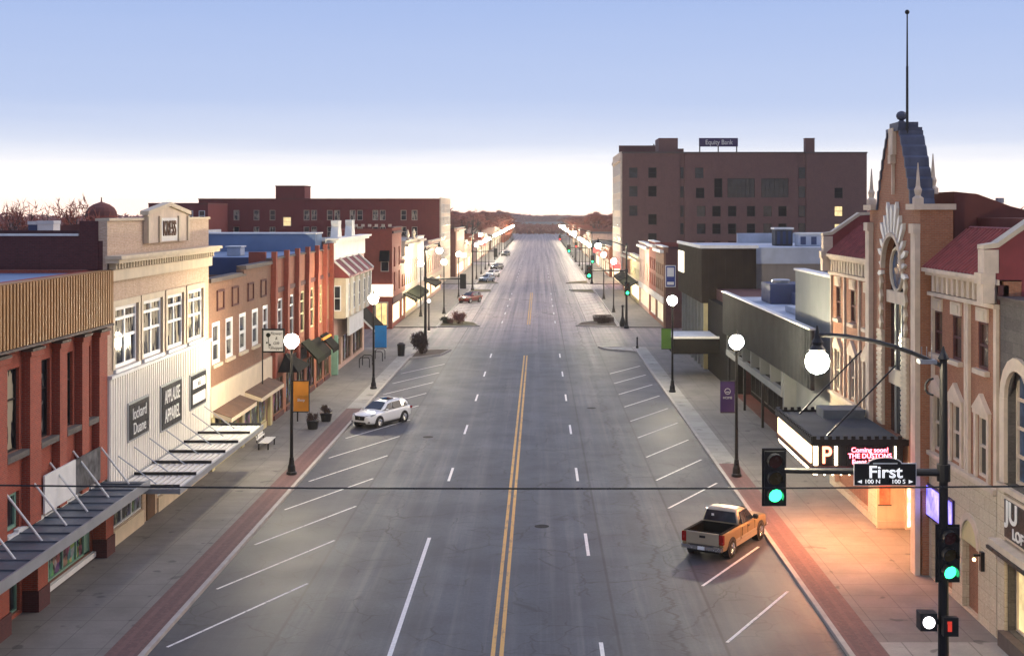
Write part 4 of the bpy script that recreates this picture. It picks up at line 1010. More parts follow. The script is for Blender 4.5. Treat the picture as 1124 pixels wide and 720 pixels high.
def f(m):
    for a, b_ in ((TY0, TY0+.62), (TY1-.62, TY1)): m.mbox(PT, a-.02, b_+.02, .002, .22, 0 if a == TY0 else 3.7, 14.6); m.mbox(PT, a-.05, b_+.05, .0021, .3, 14.6, 15.0)
part(tw, 'corner_pilaster', 'stone_trim', f)
part(tw, 'tower_cap', 'stone_trim', lambda m: [m.mbox(PT, a, b_, -1.5, .3, 15.602, 15.85) for a, b_ in ((TY0-.1, GC-2.9), (GC+2.9, TY1+.1))])
for u, o_, zb in ((TY0+.3, .0, 15.85), (TY1-.3, .0, 15.85), (GC-2.2, -1.1, 16.3), (GC+2.2, -1.1, 16.3)):
    part(tw, 'pinnacle', 'stone_trim', lambda m: m.lathe(PT(u,o_,zb), [(.24,0),(.24,.25),(.12,.35),(.17,.6),(.10,.75),(.02,1.75)], 8))
# filling of the tall opening
def f(m): m.mbox(PT, AC-AR+.01, AC+AR-.01, -.32, -.27, 5.4, 14.42)
part(tw, 'dark_glazing', 'glass_dark', f)
rg = MB()
for k in range(24):
    a0, a1 = 2*math.pi*k/24, 2*math.pi*(k+1)/24
    rg.tube(PT(GC,-.28,12.9) if False else PT(AC+.97*math.cos(a0),-.14,12.9+.97*math.sin(a0)), PT(AC+.97*math.cos(a1),-.14,12.9+.97*math.sin(a1)), .09, .09, 6)
rg_ = rg.build('ring_window', MAT['cream_trim'], tw)
part(rg_, 'pane', 'glass_bluish', lambda m: m.prism([PT(AC+.92*math.cos(2*math.pi*k/20),-.20,12.9+.92*math.sin(2*math.pi*k/20)) for k in range(20)], [PT(AC+.92*math.cos(2*math.pi*k/20),-.17,12.9+.92*math.sin(2*math.pi*k/20)) for k in range(20)]))
part(tw, 'transom_panel', 'stone_trim', lambda m: m.mbox(PT, AC-AR+.01, AC+AR-.01, -.26, -.05, 11.35, 11.9))
part(tw, 'lower_panel', 'cream_panel', lambda m: m.mbox(PT, AC-AR+.01, AC+AR-.01, -.26, -.16, 7.6, 8.3))
part(tw, 'mullion', 'galvanised', lambda m: [m.mbox(PT, AC+u-.05, AC+u+.05, -.26, -.18, 5.4, 11.35) for u in (-.5, .5)])
# marquee
my0, my1, mx = 55.7, 64.0, 13.4
mq = part(t, 'marquee', 'sign_black', lambda m: m.box(mx+.06, FX-.72, my0+.06, my1-.06, 4.35, 5.5))
part(mq, 'marquee_roof', 'roof_tar', lambda m: m.box(mx+.3, FX-.72, my0+.3, my1-.3, 5.502, 5.53))
part(mq, 'roof_hatch', 'canopy_metal', lambda m: m.box(15.2, 17.2, 61.6, 63.2, 5.531, 5.95))
def f(m):      # scalloped metal cresting
    y = my0
    while y < my1 - .1: m.box(mx-.05, mx+.06, y, y+.17, 5.32, 5.72); m.box(mx-.05, mx+.06, y+.17, y+.34, 5.32, 5.6); y += .34
    x = mx
    while x < FX - .5:
        for yy in (my0, my1): m.box(x, x+.17, yy-.06, yy+.055, 5.32, 5.74); m.box(x+.17, x+.34, yy-.06, yy+.055, 5.32, 5.6)
        x += .34
part(mq, 'cresting', 'black_iron', f)
part(mq, 'marquee_frame', 'brick_dark_red', lambda m: (m.box(mx-.02, mx+.06, my0, my1, 4.25, 4.42), m.box(mx, FX-.72, my0-.02, my0+.06, 4.25, 4.42)))
part(mq, 'lit_panel', 'marquee_panel', lambda m: [m.box(mx+.01, mx+.059, my0+.45+1.95*k, my0+2.25+1.95*k, 4.48, 5.25) for k in range(4)])
def f(m):
    for k in range(22): m.tube((mx+.1, my0+.15+.37*k, 4.24), (mx+.1, my0+.15+.37*k, 4.02), .11, .03, 6)
    for k in range(12): m.tube((mx+.2+.36*k, my0+.1, 4.24), (mx+.2+.36*k, my0+.1, 4.0), .12, .03, 6)
part(mq, 'drop_bulb', 'marquee_bulb', f)
part(mq, 'light_bar', 'marquee_bulb', lambda m: (m.box(mx+.06, mx+.24, my0-.03, my0+.05, 4.46, 5.28), m.box(mx+.98, mx+1.10, my0-.03, my0+.05, 4.46, 5.28), m.box(17.0, 17.06, my0-.03, my0+.05, 4.46, 5.28)))
PQ = MF(my0)
text('P', mq, (mx+.62, my0-.02, 4.87), 1.05, 'F', MAT['letter_red'], name='marquee_letter', sx=.85, font_bold=.012, ext=.03)
ls = part(mq, 'led_screen', 'sign_black', lambda m: m.box(14.95, 16.85, my0-.05, my0+.055, 4.45, 5.28))
for s_, z in (('Coming soon!', 5.13), ('THE DUSTONS', 4.87), ('Event Info', 4.61)): text(s_, ls, (15.9 - (.2 if 'Ev' in s_ else 0), my0-.06, z), .29, 'F', MAT['led_red'], sx=.98, font_bold=.004)
for y in (my0+1.2, my1-1.0):
    part(t, 'marquee_stay', 'black_iron', lambda m: m.tube((mx+.9, y, 5.5), (FX-.55, y+.6, 8.6), .04, .04, 6))
for i in range(3):
    for j in range(5): part(mq, 'soffit_lamp', 'soffit_lamp', lambda m: m.box(14.2+1.1*i, 14.5+1.1*i, my0+.8+1.6*j, my0+1.1+1.6*j, 4.33, 4.349))
# ticket booth and posters under the marquee
bt = part(t, 'lobby_wall', 'cream_panel', lambda m: m.mbox(P, TY1-.14, TY1-.01, -2.19, .2, .15, 3.69))
PJ = MF(TY1-.14)
part(bt, 'wall_poster', 'booth_poster', lambda m: m.mbox(PJ, 18.02, 18.55, .002, .04, 1.3, 2.5))
part(bt, 'poster_frame', 'dark_coping', lambda m: (m.mbox(PJ, 17.96, 18.61, .001, .03, 1.24, 1.298), m.mbox(PJ, 17.96, 18.61, .001, .03, 2.502, 2.56)))
part(bt, 'wall_skirting', 'stone_trim', lambda m: m.mbox(PJ, 17.95, 20.25, .002, .08, .15, .5))
part(t, 'lobby_door', 'window_lit', lambda m: m.mbox(P, AC-2.4, AC+2.4, -2.19, -2.12, .16, 2.9))
part(t, 'lobby_lintel', 'brick_theatre', lambda m: m.mbox(PT, AC-AR+.002, AC+AR-.002, -1.39, -.03, 3.702, 5.39))
part(t, 'near_jamb', 'brick_theatre', lambda m: m.mbox(P, TY0, TY0+.5, -2.19, .4, .1, 3.69))
pc = thing('poster_case', 'tall warm lit poster case standing inside the theatre entrance below the marquee', 'poster case', (19.55, 61.8, .15))
part(pc, 'frame', 'stone_trim', lambda m: m.box(19.22, 19.9, 61.72, 61.95, .15, 2.25)); part(pc, 'poster', 'poster_warm', lambda m: m.box(19.3, 19.82, 61.66, 61.718, .3, 2.15))

# ---- grey block and the low ribbed fascia shops
t = thing('stucco_block', 'plain grey green stucco block with white coping beside the theatre', 'building', (FX, 77, 0))
shell(t, P, 72.52, 82.8, 11.75, 11.5, 20, 'stucco_grey', [], .3, coping='white_coping', zs=11.7, roof='roof_membrane', cop=.12)
t = thing('low_shop_row', 'low dark shop row with wide grey ribbed metal fascia and open arcade', 'building', (FX, 92, 0))
part(t, 'wall', 'matte_black', lambda m: (m.mbox(P, 82.82, 107.5, -30, -1.2, 0, 8.3)))
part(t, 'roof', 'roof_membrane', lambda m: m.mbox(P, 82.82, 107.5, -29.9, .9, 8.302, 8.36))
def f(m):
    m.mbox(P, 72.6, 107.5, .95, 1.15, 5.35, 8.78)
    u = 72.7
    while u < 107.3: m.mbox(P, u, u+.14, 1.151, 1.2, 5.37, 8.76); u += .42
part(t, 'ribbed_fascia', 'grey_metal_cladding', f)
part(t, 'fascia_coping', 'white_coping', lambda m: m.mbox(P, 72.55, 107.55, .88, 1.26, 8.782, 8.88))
part(t, 'soffit', 'matte_black', lambda m: m.mbox(P, 82.82, 107.5, -1.19, .94, 5.3, 5.5))
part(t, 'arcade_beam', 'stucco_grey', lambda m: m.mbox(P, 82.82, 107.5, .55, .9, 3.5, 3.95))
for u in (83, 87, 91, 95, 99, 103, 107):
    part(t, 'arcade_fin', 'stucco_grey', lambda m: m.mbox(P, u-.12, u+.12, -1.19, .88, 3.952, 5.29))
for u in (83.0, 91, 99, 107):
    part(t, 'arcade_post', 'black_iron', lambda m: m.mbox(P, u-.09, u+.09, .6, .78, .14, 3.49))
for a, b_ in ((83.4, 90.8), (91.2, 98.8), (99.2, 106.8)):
    w = fwin(t, P, a, b_, .5, 3.4, -1.198, 'black_paint', 'matte_black', 'shop_window', 0, 3)
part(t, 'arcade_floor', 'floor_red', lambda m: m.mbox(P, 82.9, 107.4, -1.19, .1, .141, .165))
part(t, 'fin_wall', 'stucco_grey', lambda m: m.mbox(P, 82.45, 82.80, .002, .8, .14, 5.3))
hv = thing('roof_unit', 'large blue grey air handling unit on the low shop roof', 'roof unit', (22, 98, 8.37), 'units on the right roofs')
part(hv, 'casing', 'wall_blue', lambda m: m.box(19.4, 23.6, 99, 103, 8.362, 9.9), bevel=.05); part(hv, 'duct', 'wall_blue', lambda m: m.box(21, 23, 96.5, 98.95, 8.362, 9.3), bevel=.04)
part(hv, 'fan_cowl', 'galvanised', lambda m: m.lathe((20.6,101,9.9), [(.7,0),(.75,.25),(.6,.3)], 14))
hv = thing('roof_unit', 'flat white roof unit lying in front of the large blue grey one', 'roof unit', (22, 90, 8.37), 'units on the right roofs')
part(hv, 'casing', 'roof_membrane', lambda m: m.box(19.2, 23.2, 86, 92, 8.362, 8.8), bevel=.05); part(hv, 'vent_cap', 'galvanised', lambda m: m.lathe((21,89,8.8), [(.2,0),(.2,.5),(.35,.55),(.1,.8)], 10))

# ---- dark metal clad building with the flat entrance canopy
t = thing('metal_clad_building', 'dark brown metal clad corner building with pale vertical fins and white roof edge', 'building', (FX, 128, 0))
part(t, 'wall', 'stucco_tan', lambda m: m.box(22.6, 62, 126.0, 146.0, 0, 11.2))
part(t, 'lower_wall', 'stucco_tan', lambda m: m.box(18.9, 22.6, 125.3, 146.0, 0, 6.6))
part(t, 'link_wall', 'brick_dark_red', lambda m: m.box(18.8, 62, 107.6, 125.2, 0, 8.0))
def f(m):
    m.box(17.4, 22.7, 124.8, 145.6, 6.6, 11.95)
    y = 124.9
    while y < 145.4: m.box(17.34, 17.40, y, y+.22, 6.62, 11.93); y += .55
    x = 17.5
    while x < 22.5: m.box(x, x+.22, 124.74, 124.80, 6.62, 11.93); x += .55
part(t, 'metal_cladding', 'dark_metal_cladding', f)
part(t, 'roof_edge', 'white_coping', lambda m: (m.box(17.2, 22.9, 124.6, 124.9, 11.952, 12.25), m.box(17.2, 17.5, 124.9, 145.8, 11.952, 12.25)))
part(t, 'roof', 'roof_membrane', lambda m: (m.box(17.5, 62, 126.2, 146, 11.952, 12.0),))
part(t, 'roof_parapet', 'roof_membrane', lambda m: (m.box(22.75, 62, 125.9, 126.2, 10.4, 12.0), m.box(24, 62, 145.0, 145.6, 12.0, 13.1)))
for y in (126.8, 129.6, 132.4, 135.2, 138.0, 140.8, 143.6):
    part(t, 'vertical_fin', 'stucco_grey', lambda m: m.box(17.55, 18.88, y-.22, y+.22, .14, 6.59))
part(t, 'end_fin', 'stucco_yellow', lambda m: m.box(17.6, 19.2, 125.0, 125.28, .14, 6.59))
part(t, 'shop_glazing', 'glass_dark', lambda m: m.box(18.80, 18.88, 126, 145, .2, 6.4))
part(t, 'facade_sign', 'sign_lit', lambda m: m.box(17.2, 17.33, 139.5, 144.4, 8.9, 11.2))
cn = part(t, 'entrance_canopy', 'matte_black', lambda m: m.box(13.75, 19.2, 117.0, 124.0, 2.5, 3.9))
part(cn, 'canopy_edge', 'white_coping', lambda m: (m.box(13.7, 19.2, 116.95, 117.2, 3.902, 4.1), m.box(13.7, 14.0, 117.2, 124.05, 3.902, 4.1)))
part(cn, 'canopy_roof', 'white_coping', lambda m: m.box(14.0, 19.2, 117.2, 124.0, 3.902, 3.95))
part(t, 'recess_wall', 'matte_black', lambda m: m.box(18.0, 18.78, 107.7, 125.2, .1, 7.0))
part(t, 'roof_ladder', 'black_iron', lambda m: (m.tube((43.5,125.6,9.2),(43.5,125.6,13.0),.06,.06,5), m.tube((45.2,125.6,9.2),(45.2,125.6,13.0),.06,.06,5), [m.tube((43.5,125.6,9.6+.55*k),(45.2,125.6,9.6+.55*k),.04,.04,5) for k in range(6)]))
part(t, 'loading_dock_wall', 'stucco_tan', lambda m: m.box(30, 62, 108.5, 112, 0, 10.6)); part(t, 'dock_roof', 'roof_membrane', lambda m: m.box(29.9, 62.1, 108.4, 112.1, 10.602, 10.75))
for x, y, w_, h_, lb, mt in ((26.8,132,1.8,1.7,'dark boxed roof unit with pale rim on the white roof','roof_tar'), (29.6,130,3.4,1.2,'pale louvred roof unit beside the dark boxed one','roof_membrane'), (52,133,5,1.0,'long low roof unit at the far right of the white roof','galvanised')):
    hv = thing('roof_unit', lb, 'roof unit', (x, y, 12.0), 'units on the right roofs')
    part(hv, 'casing', mt, lambda m: m.box(x-w_/2, x+w_/2, y, y+2, 12.002, 12+h_), bevel=.05)
    part(hv, 'rim', 'white_coping', lambda m: m.box(x-w_/2-.1, x+w_/2+.1, y-.1, y+2.1, 12+h_+.002, 12+h_+.2))
    part(hv, 'louvre', 'wall_blue', lambda m: [m.box(x-w_/2+.2+k*w_*.32, x-w_/2+.2+k*w_*.32+w_*.16, y-.04, y-.002, 12.2, 12+h_-.2) for k in range(3)])

# ---- second block, right
simple(1, 'corner_brick_shop', 'dark brick corner shop with white ornate top and blue hanging sign', 170.5, 182, 10.8, 'brick_brown', 3, 4, trim='white_paint', side_mat='brick_dark_red', shopm='shop_goods_lit', finial=0)
sg = sign_box('hanging_sign', 'blue and white sign on the end wall of the dark brick corner shop', MF(170.5), 18.4, 19.6, 5.6, 8.3, .02, .2, 'sign_blue', frame='sign_white')
part(sg, 'sign_band', 'sign_white', lambda m: (m.mbox(MF(170.5), 18.55, 19.45, .201, .22, 6.9, 8.1), m.mbox(MF(170.5), 18.55, 19.45, .201, .22, 5.8, 6.2)))
simple(1, 'arched_brick_building', 'tall narrow red brick building with pale lintels between the corner shop and plaster front', 182.05, 193, 11.2, 'brick_red', 3, 3, trim='white_paint', shopm='shop_goods_lit')
simple(1, 'pale_plaster_building', 'pale pink plaster front washed by lamp light on the second right block', 193.05, 212, 10.6, 'pink_plaster', 2, 3, frame='white_paint', shopm='shop_goods_lit', trim='white_paint')
simple(1, 'awning_shop', 'low shop with yellow front and dark awning before the tall bank', 212.05, 233, 8.0, 'stucco_yellow', 2, 4, awn='awning_green', shopm='shop_goods_bright')
simple(1, 'plain_brick_shop', 'low orange brick shop on the corner opposite the tall bank', 233.05, 254, 7.6, 'brick_orange', 2, 4, shopm='shop_goods_bright', awn='awning_black')

# ---- the tall bank block
t = thing('bank_block', 'tall dark brown brick bank block with roof billboards and a chimney', 'building', (FX, 286, 0))
BX = kx(683)
holes = []; lit = []
def add(px, py, w_=9.2, h_=11.5, l=None):
    holes.append((kx(px)-w_/2/5.138, kx(px)+w_/2/5.138, kz(py)-h_/2/5.138, kz(py)+h_/2/5.138)); lit.append(l)
for py in (189.8, 210.2, 231.5): add(695.2, py)
for py in (189.8, 210.2, 241, 262): add(716.2, py)
for px, py in ((767.5,190),(768.5,212)): add(px, py)
add(788.5, 206.5, 9, 21); add(813.5, 206.5, 30, 21); add(850.5, 206.5, 30, 21)
for r_, py in enumerate((232, 251.3, 270.5)):
    for px in (769.6, 786.5, 803.7, 824.4, 842.5, 859): add(px, py)
add(920.6, 212); add(920.6, 232, l=1); add(920.6, 251.5, l=1); add(920.6, 270.5)
R1, R2, R3 = kx(746), kx(751.5), kx(876); R4 = kx(885); XE = kx(951.5); ZT = kz(168.5)
g = MB()
for a, b_ in ((BX, R1), (R2, R3), (R4, XE)): skin(g, P2, a, b_, 0, ZT, [h for h in holes if a < h[0] < b_], .35)
g.box(BX, XE, 273.2, 302, 0, ZT-.8); g.box(BX, XE, 272.86, 273.199, 0, ZT)
g.build('wall', MAT['brick_bank'], t)
for h, l in zip(holes, lit):
    wide = h[1]-h[0] > 4
    window(t, P2, h, 'black_paint', 'window_lit_pale' if l else ('matte_black' if (h[0]*7 % 3) > .8 else 'glass_dark'), .35, 5 if wide else 0, 1, .10)
for a, b_ in ((R1, R2), (R3, R4)):
    for py in (190, 211, 232, 251.3): fwin(t, MF(272.86), a+.2, b_-.2, kz(py)-1.2, kz(py)+1.2, .002, 'black_paint', 'glass_dark')
part(t, 'coping', 'dark_coping', lambda m: (m.box(BX-.1, XE+.1, 272.3, 273.3, ZT, ZT+.3)))
part(t, 'roof', 'roof_tar', lambda m: m.box(BX+.2, XE-.2, 273.3, 301.8, ZT-.798, ZT-.7))
part(t, 'street_front', 'stone_trim', lambda m: (m.box(BX-.35, BX-.002, 272.4, 302, 0, ZT-1.6), m.box(BX-.6, BX-.002, 272.3, 302, ZT-1.598, ZT-.9), m.box(BX-.35, BX-.002, 272.4, 302, ZT-.898, ZT+.35)))
for zz in range(6):
    for yy in (275.5, 280, 284.5, 289, 293.5, 298): fwin(t, MR, yy-.8, yy+.8, 4.5+3.8*zz, 6.9+3.8*zz, FX-BX+.352, 'white_frame', 'glass_shade')
part(t, 'lift_tower', 'brick_bank', lambda m: (m.box(kx(724.5), kx(745.5), 275, 284, ZT-.698, kz(151)), m.box(kx(745.6), kx(752.5), 276, 284, ZT-.698, kz(162.5))))
part(t, 'chimney', 'brick_bank', lambda m: (m.box(kx(887), kx(897), 275, 277.2, ZT-.698, kz(151.5)), m.box(kx(886.5), kx(897.5), 274.9, 277.3, kz(151.5)+.002, kz(151))))
part(t, 'lit_awning', 'neon_red', lambda m: m.box(17.3, BX-.36, 274, 284, 3.3, 4.3))
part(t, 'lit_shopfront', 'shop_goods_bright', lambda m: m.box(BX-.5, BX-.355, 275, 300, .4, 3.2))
bb = thing('roof_billboard', 'dark blue roof billboard lettered Equity Bank on three thin posts', 'billboard', (kx(790), 275, ZT))
part(bb, 'panel', 'sign_purple', lambda m: m.box(kx(769), kx(812), 275, 275.4, kz(160.5), kz(151)))
for px in (770, 790.5, 811): part(bb, 'post', 'black_iron', lambda m: m.box(kx(px)-.12, kx(px)+.12, 275.41, 275.6, ZT-.69, kz(151.5)))
text('Equity Bank', bb, (kx(791), 274.97, kz(155.9)), 1.45, 'F', MAT['sign_white'], sx=.86)
bb = thing('roof_billboard', 'low dark plain roof billboard near the left corner of the bank', 'billboard', (kx(700), 276, ZT))
part(bb, 'panel', 'brick_dark_red', lambda m: m.box(kx(680.5), kx(721), 276, 276.4, kz(166.3), kz(159)))
for px in (682, 701, 719.5): part(bb, 'post', 'black_iron', lambda m: m.box(kx(px)-.12, kx(px)+.12, 276.41, 276.6, ZT-.69, kz(157.2) if px > 719 else kz(159.5)))
# ================================================================ STREET FURNITURE
def lamp_post():
    t = thing('street_lamp', 'tall black globe street lamp', 'street lamp', (0,0,0), 'globe street lamps along both kerbs')
    part(t, 'post', 'black_iron', lambda m: m.lathe((0,0,0), [(.105,.9),(.095,2.2),(.085,4.5),(.075,7.25)], 12), smooth=False)
    part(t, 'base', 'black_iron', lambda m: m.lathe((0,0,0), [(.30,0),(.30,.14),(.24,.2),(.22,.5),(.17,.62),(.13,.95),(.15,1.0)], 12))
    part(t, 'collar', 'black_iron', lambda m: m.lathe((0,0,7.25), [(.08,0),(.17,.06),(.17,.12),(.12,.18),(.2,.26)], 12))
    gl = part(t, 'globe', 'globe_light', lambda m: m.ball((0,0,7.82), .42, 18, 1.0), smooth=True)
    part(gl, 'cap', 'black_iron', lambda m: m.lathe((0,0,8.2), [(.16,0),(.12,.08),(.05,.12),(.04,.3),(.01,.36)], 10))
    return t
proto = lamp_post(); used = False
def put_lamp(x, y, label):
    global used
    o = proto if not used else copy_tree(proto); used = True
    o.location = (x, y, .14); o['label'] = label; return o
put_lamp(-13.05, 74.8, 'tall black globe lamp post carrying the orange banner')
put_lamp(-12.95, 111, 'tall black globe lamp post carrying the blue banner')
put_lamp(12.95, 74.2, 'tall black globe lamp post carrying the purple banner')
put_lamp(12.85, 109, 'tall black globe lamp post carrying the green banner')
ORD = ['first','second','third','fourth','fifth','sixth','seventh','eighth','ninth','tenth','eleventh','twelfth','thirteenth','fourteenth','fifteenth','sixteenth','seventeenth','eighteenth','nineteenth','twentieth']
ys = [193, 228, 293, 317, 341, 365, 412, 436, 460, 484, 532, 556, 580, 604, 628, 652, 676, 700]
for i, y in enumerate(ys):
    put_lamp(-12.95, y, f'glowing globe lamp, {ORD[i]} beyond the cross street along the left kerb')
    put_lamp(12.9, y + (3 if i == 0 else -2), f'glowing globe lamp, {ORD[i]} beyond the cross street along the right kerb')
put_lamp(-16.0, 188, 'globe lamp standing close to the ornate cream shop front')
def banner(x, y, w, z0, z1, mat, label, name='banner', lines=()):
    t = thing(name, label, 'banner', (x + w/2, y, z0), 'banners on the lamp posts')
    s_ = 1 if w > 0 else -1
    part(t, 'cloth', mat, lambda m: m.box(min(x+.12*s_, x+w), max(x+.12*s_, x+w), y-.02, y+.02, z0, z1))
    part(t, 'bracket', 'black_iron', lambda m: (m.box(min(x,x+w), max(x,x+w), y-.025, y+.025, z1+.005, z1+.06), m.box(min(x,x+w), max(x,x+w), y-.025, y+.025, z0-.06, z0-.005)))
    return t
b1 = banner(-13.05, 74.75, 1.0, 3.85, 5.6, 'banner_orange', 'orange cloth banner hanging from the left lamp post nearest the white canopy')
text('Welcome', b1, (-12.48, 74.72, 4.75), .2, 'F', MAT['line_yellow']); text('Shop', b1, (-12.48, 74.72, 4.5), .22, 'F', MAT['sign_white'])
banner(-12.95, 110.95, 1.15, 3.75, 5.65, 'banner_blue', 'bright blue cloth banner on the second left lamp post')
b2 = banner(12.95, 74.15, -.95, 3.9, 5.65, 'banner_purple', 'dark purple cloth banner with pale emblem on the near right lamp post')
def f(m):
    for a in range(8):
        q = [(12.42+.17*math.cos(a*math.pi/4), 5.1+.17*math.sin(a*math.pi/4)), (12.42+.17*math.cos((a+1)*math.pi/4), 5.1+.17*math.sin((a+1)*math.pi/4))]
        m.tube((q[0][0],74.115,q[0][1]), (q[1][0],74.115,q[1][1]), .02, .02, 4)
    m.box(12.32, 12.52, 74.11, 74.125, 5.04, 5.08)
part(b2, 'emblem', 'sign_white', f); text('HOME', b2, (12.42, 74.12, 4.72), .19, 'F', MAT['sign_white'])
banner(12.85, 108.95, -.95, 3.85, 5.55, 'banner_green', 'bright green cloth banner on the second right lamp post')

# ---- traffic signals
def signal(x, y, s_, reach, label, lit='green_light', back=False, side=True, ext=11.25, lum=None):
    """a signal pole with mast arm; s_ is the way the arms point; back: heads seen from behind"""
    t = thing('traffic_signal', label, 'traffic signal', (x, y, .14))
    part(t, 'pole', 'black_paint', lambda m: (m.lathe((x,y,.14), [(.34,0),(.34,.25),(.22,.45),(.17,.9),(.15,4),(.13,7.5),(.11,ext-.3)], 12), m.lathe((x,y,ext-.16), [(.12,0),(.17,.05),(.12,.16),(.05,.3),(.02,.42)], 10)))
    part(t, 'mast_arm', 'black_paint', lambda m: (m.tube((x,y,7.75), (x+s_*reach,y,7.82), .115, .085, 10), m.tube((x,y,7.5), (x,y,8.0), .2, .2, 10)))
    lr = lum or 3.76
    def f(m):
        pts = [(x, y, ext-.35)]
        for k in range(1, 9):
            q = k/8; pts.append((x+s_*lr*q, y, ext-.35+.95*(1-(1-q)**2)))
        for a, b_ in zip(pts[:-1], pts[1:]): m.tube(a, b_, .07, .06, 8)
        for k in range(5):
            a0, a1 = -math.pi/2+math.pi*k/5, -math.pi/2+math.pi*(k+1)/5
            m.tube((x+s_*(.3+.25*math.cos(a0)), y, ext-.95+.25*math.sin(a0)), (x+s_*(.3+.25*math.cos(a1)), y, ext-.95+.25*math.sin(a1)), .035, .035, 5)
    part(t, 'luminaire_arm', 'black_paint', f)
    gx, gz = x+s_*lr, ext-.35+.95
    ln = part(t, 'lantern', 'black_iron', lambda m: m.lathe((gx,y,gz-.5), [(.22,0),(.26,.06),(.15,.2),(.18,.28),(.1,.4),(.06,.6),(.02,.78)], 12))
    part(ln, 'globe', 'globe_light', lambda m: m.lathe((gx,y,gz-1.17), [(.02,0),(.2,.06),(.32,.2),(.36,.38),(.31,.56),(.2,.66)], 16), smooth=True)
    ys_ = 1 if back else -1
    def head(hx_, hz, nm='signal_head'):
        h = part(t, nm, 'black_paint', lambda m: (m.box(hx_-.30, hx_+.30, y-.13, y+.13, hz-.78, hz+.78), m.box(hx_-.36, hx_+.36, y-.02, y+.02, hz-.86, hz+.86)))
        for k, mt in ((0,'lamp_off_red'), (1,'lamp_off_amber'), (2, lit)):
            zz = hz + .5 - .5*k
            part(h, 'lens', mt, lambda m: m.tube((hx_, y+ys_*.13, zz), (hx_, y+ys_*.165, zz), .205, .205, 16))
            def f(m):
                for q in range(8):
                    a0, a1 = math.pi*(q-1)/6, math.pi*q/6
                    m.hexa([(hx_+.22*math.cos(a0),y+ys_*.135,zz+.22*math.sin(a0)),(hx_+.22*math.cos(a1),y+ys_*.135,zz+.22*math.sin(a1)),(hx_+.22*math.cos(a1),y+ys_*.42,zz+.22*math.sin(a1)),(hx_+.22*math.cos(a0),y+ys_*.42,zz+.22*math.sin(a0)),
                            (hx_+.24*math.cos(a0),y+ys_*.135,zz+.24*math.sin(a0)),(hx_+.24*math.cos(a1),y+ys_*.135,zz+.24*math.sin(a1)),(hx_+.24*math.cos(a1),y+ys_*.42,zz+.24*math.sin(a1)),(hx_+.24*math.cos(a0),y+ys_*.42,zz+.24*math.sin(a0))])
            part(h, 'visor', 'black_paint', f)
        return h
    head(x+s_*(reach-.05), 7.62 if not back else 7.5)
    if side: head(x-.0+s_*(-.12), 5.35)
    return t, (x, y)
emit('lamp_dim', (.2,.2,.2), 0.0)
plain('lamp_off_red', (.10,.03,.03), .25, var=.1, streak=0); plain('lamp_off_amber', (.10,.07,.03), .25, var=.1, streak=0)
sx, sy = 13.52, 38.0
t, _ = signal(sx, sy, -1, 5.1, 'near black signal pole at the right edge with green lights and a mast arm')
ph = part(t, 'pedestrian_signal', 'black_paint', lambda m: (m.box(sx-.75, sx-.25, sy-.22, sy+.2, 3.1, 3.62), m.box(sx-.25, sx-.1, sy-.05, sy+.05, 3.25, 3.4)))
part(ph, 'walk_symbol', 'walk_light', lambda m: m.tube((sx-.5, sy-.225, 3.36), (sx-.5, sy-.25, 3.36), .18, .18, 14))
ph = part(t, 'pedestrian_signal', 'black_paint', lambda m: m.box(sx-.12, sx+.32, sy-.4, sy-.18, 3.0, 3.55))
part(ph, 'hand_symbol', 'hand_light', lambda m: (m.box(sx+.0, sx+.12, sy-.42, sy-.405, 3.15, 3.36), [m.box(sx-.01+.034*k, sx+.017+.034*k, sy-.42, sy-.405, 3.37, 3.45) for k in range(4)]))
cb = part(t, 'antenna_unit', 'galvanised', lambda m: m.box(sx-.75, sx-.25, sy-.2, sy+.2, 11.0, 11.12))
part(cb, 'antenna', 'galvanised', lambda m: [m.tube((sx-.65+.15*k, sy, 11.12), (sx-.65+.15*k, sy, 11.5), .012, .012, 5) for k in range(3)])
# street name sign on the near mast arm
ss = thing('street_name_sign', 'black street sign reading First on the near mast arm', 'street sign', (11.6, sy-.2, 7.3))
XA, XB = 1.48+(938-592)*37.8/1400, 1.48+(1005-592)*37.8/1400
Zt, Zb = 15.5-(509-233)*37.8/1400, 15.5-(532-233)*37.8/1400
cx_ = (XA+XB)/2
def plate(m, gp, y0, y1):
    pts = [(XA-gp,Zb-gp),(XB+gp,Zb-gp),(XB+gp,Zt+gp)] + [(cx_+(.48+gp)*math.cos(math.pi*k/10), Zt+gp+(.17)*math.sin(math.pi*k/10)) for k in range(11)] + [(XA-gp,Zt+gp)]
    m.prism([(a, y0, b_) for a, b_ in pts], [(a, y1, b_) for a, b_ in pts])
part(ss, 'border', 'sign_white', lambda m: plate(m, .025, sy-.20, sy-.17)); part(ss, 'panel', 'sign_black', lambda m: plate(m, 0, sy-.22, sy-.201))
text('First', ss, (cx_, sy-.235, (Zt+Zb)/2+.06), .50, 'F', MAT['sign_letter_added_glow'], sx=1.12, font_bold=.008)
text('100 N', ss, (XA+.52, sy-.235, Zb+.1), .17, 'F', MAT['sign_letter_added_glow'], sx=1.1); text('100 S', ss, (XB-.52, sy-.235, Zb+.1), .17, 'F', MAT['sign_letter_added_glow'], sx=1.1)
part(ss, 'arrow', 'sign_letter_added_glow', lambda m: [m.prism([(a,sy-.23,Zb+.1),(a+d_*.13,sy-.23,Zb+.155),(a+d_*.13,sy-.23,Zb+.045)], [(a,sy-.222,Zb+.1),(a+d_*.13,sy-.222,Zb+.155),(a+d_*.13,sy-.222,Zb+.045)]) for a, d_ in ((XA+.08,1),(XB-.08,-1))])
text('HUTCHINSON', ss, (cx_, sy-.235, Zt-.0), .085, 'F', MAT['sign_white'], sx=1.2) if False else None
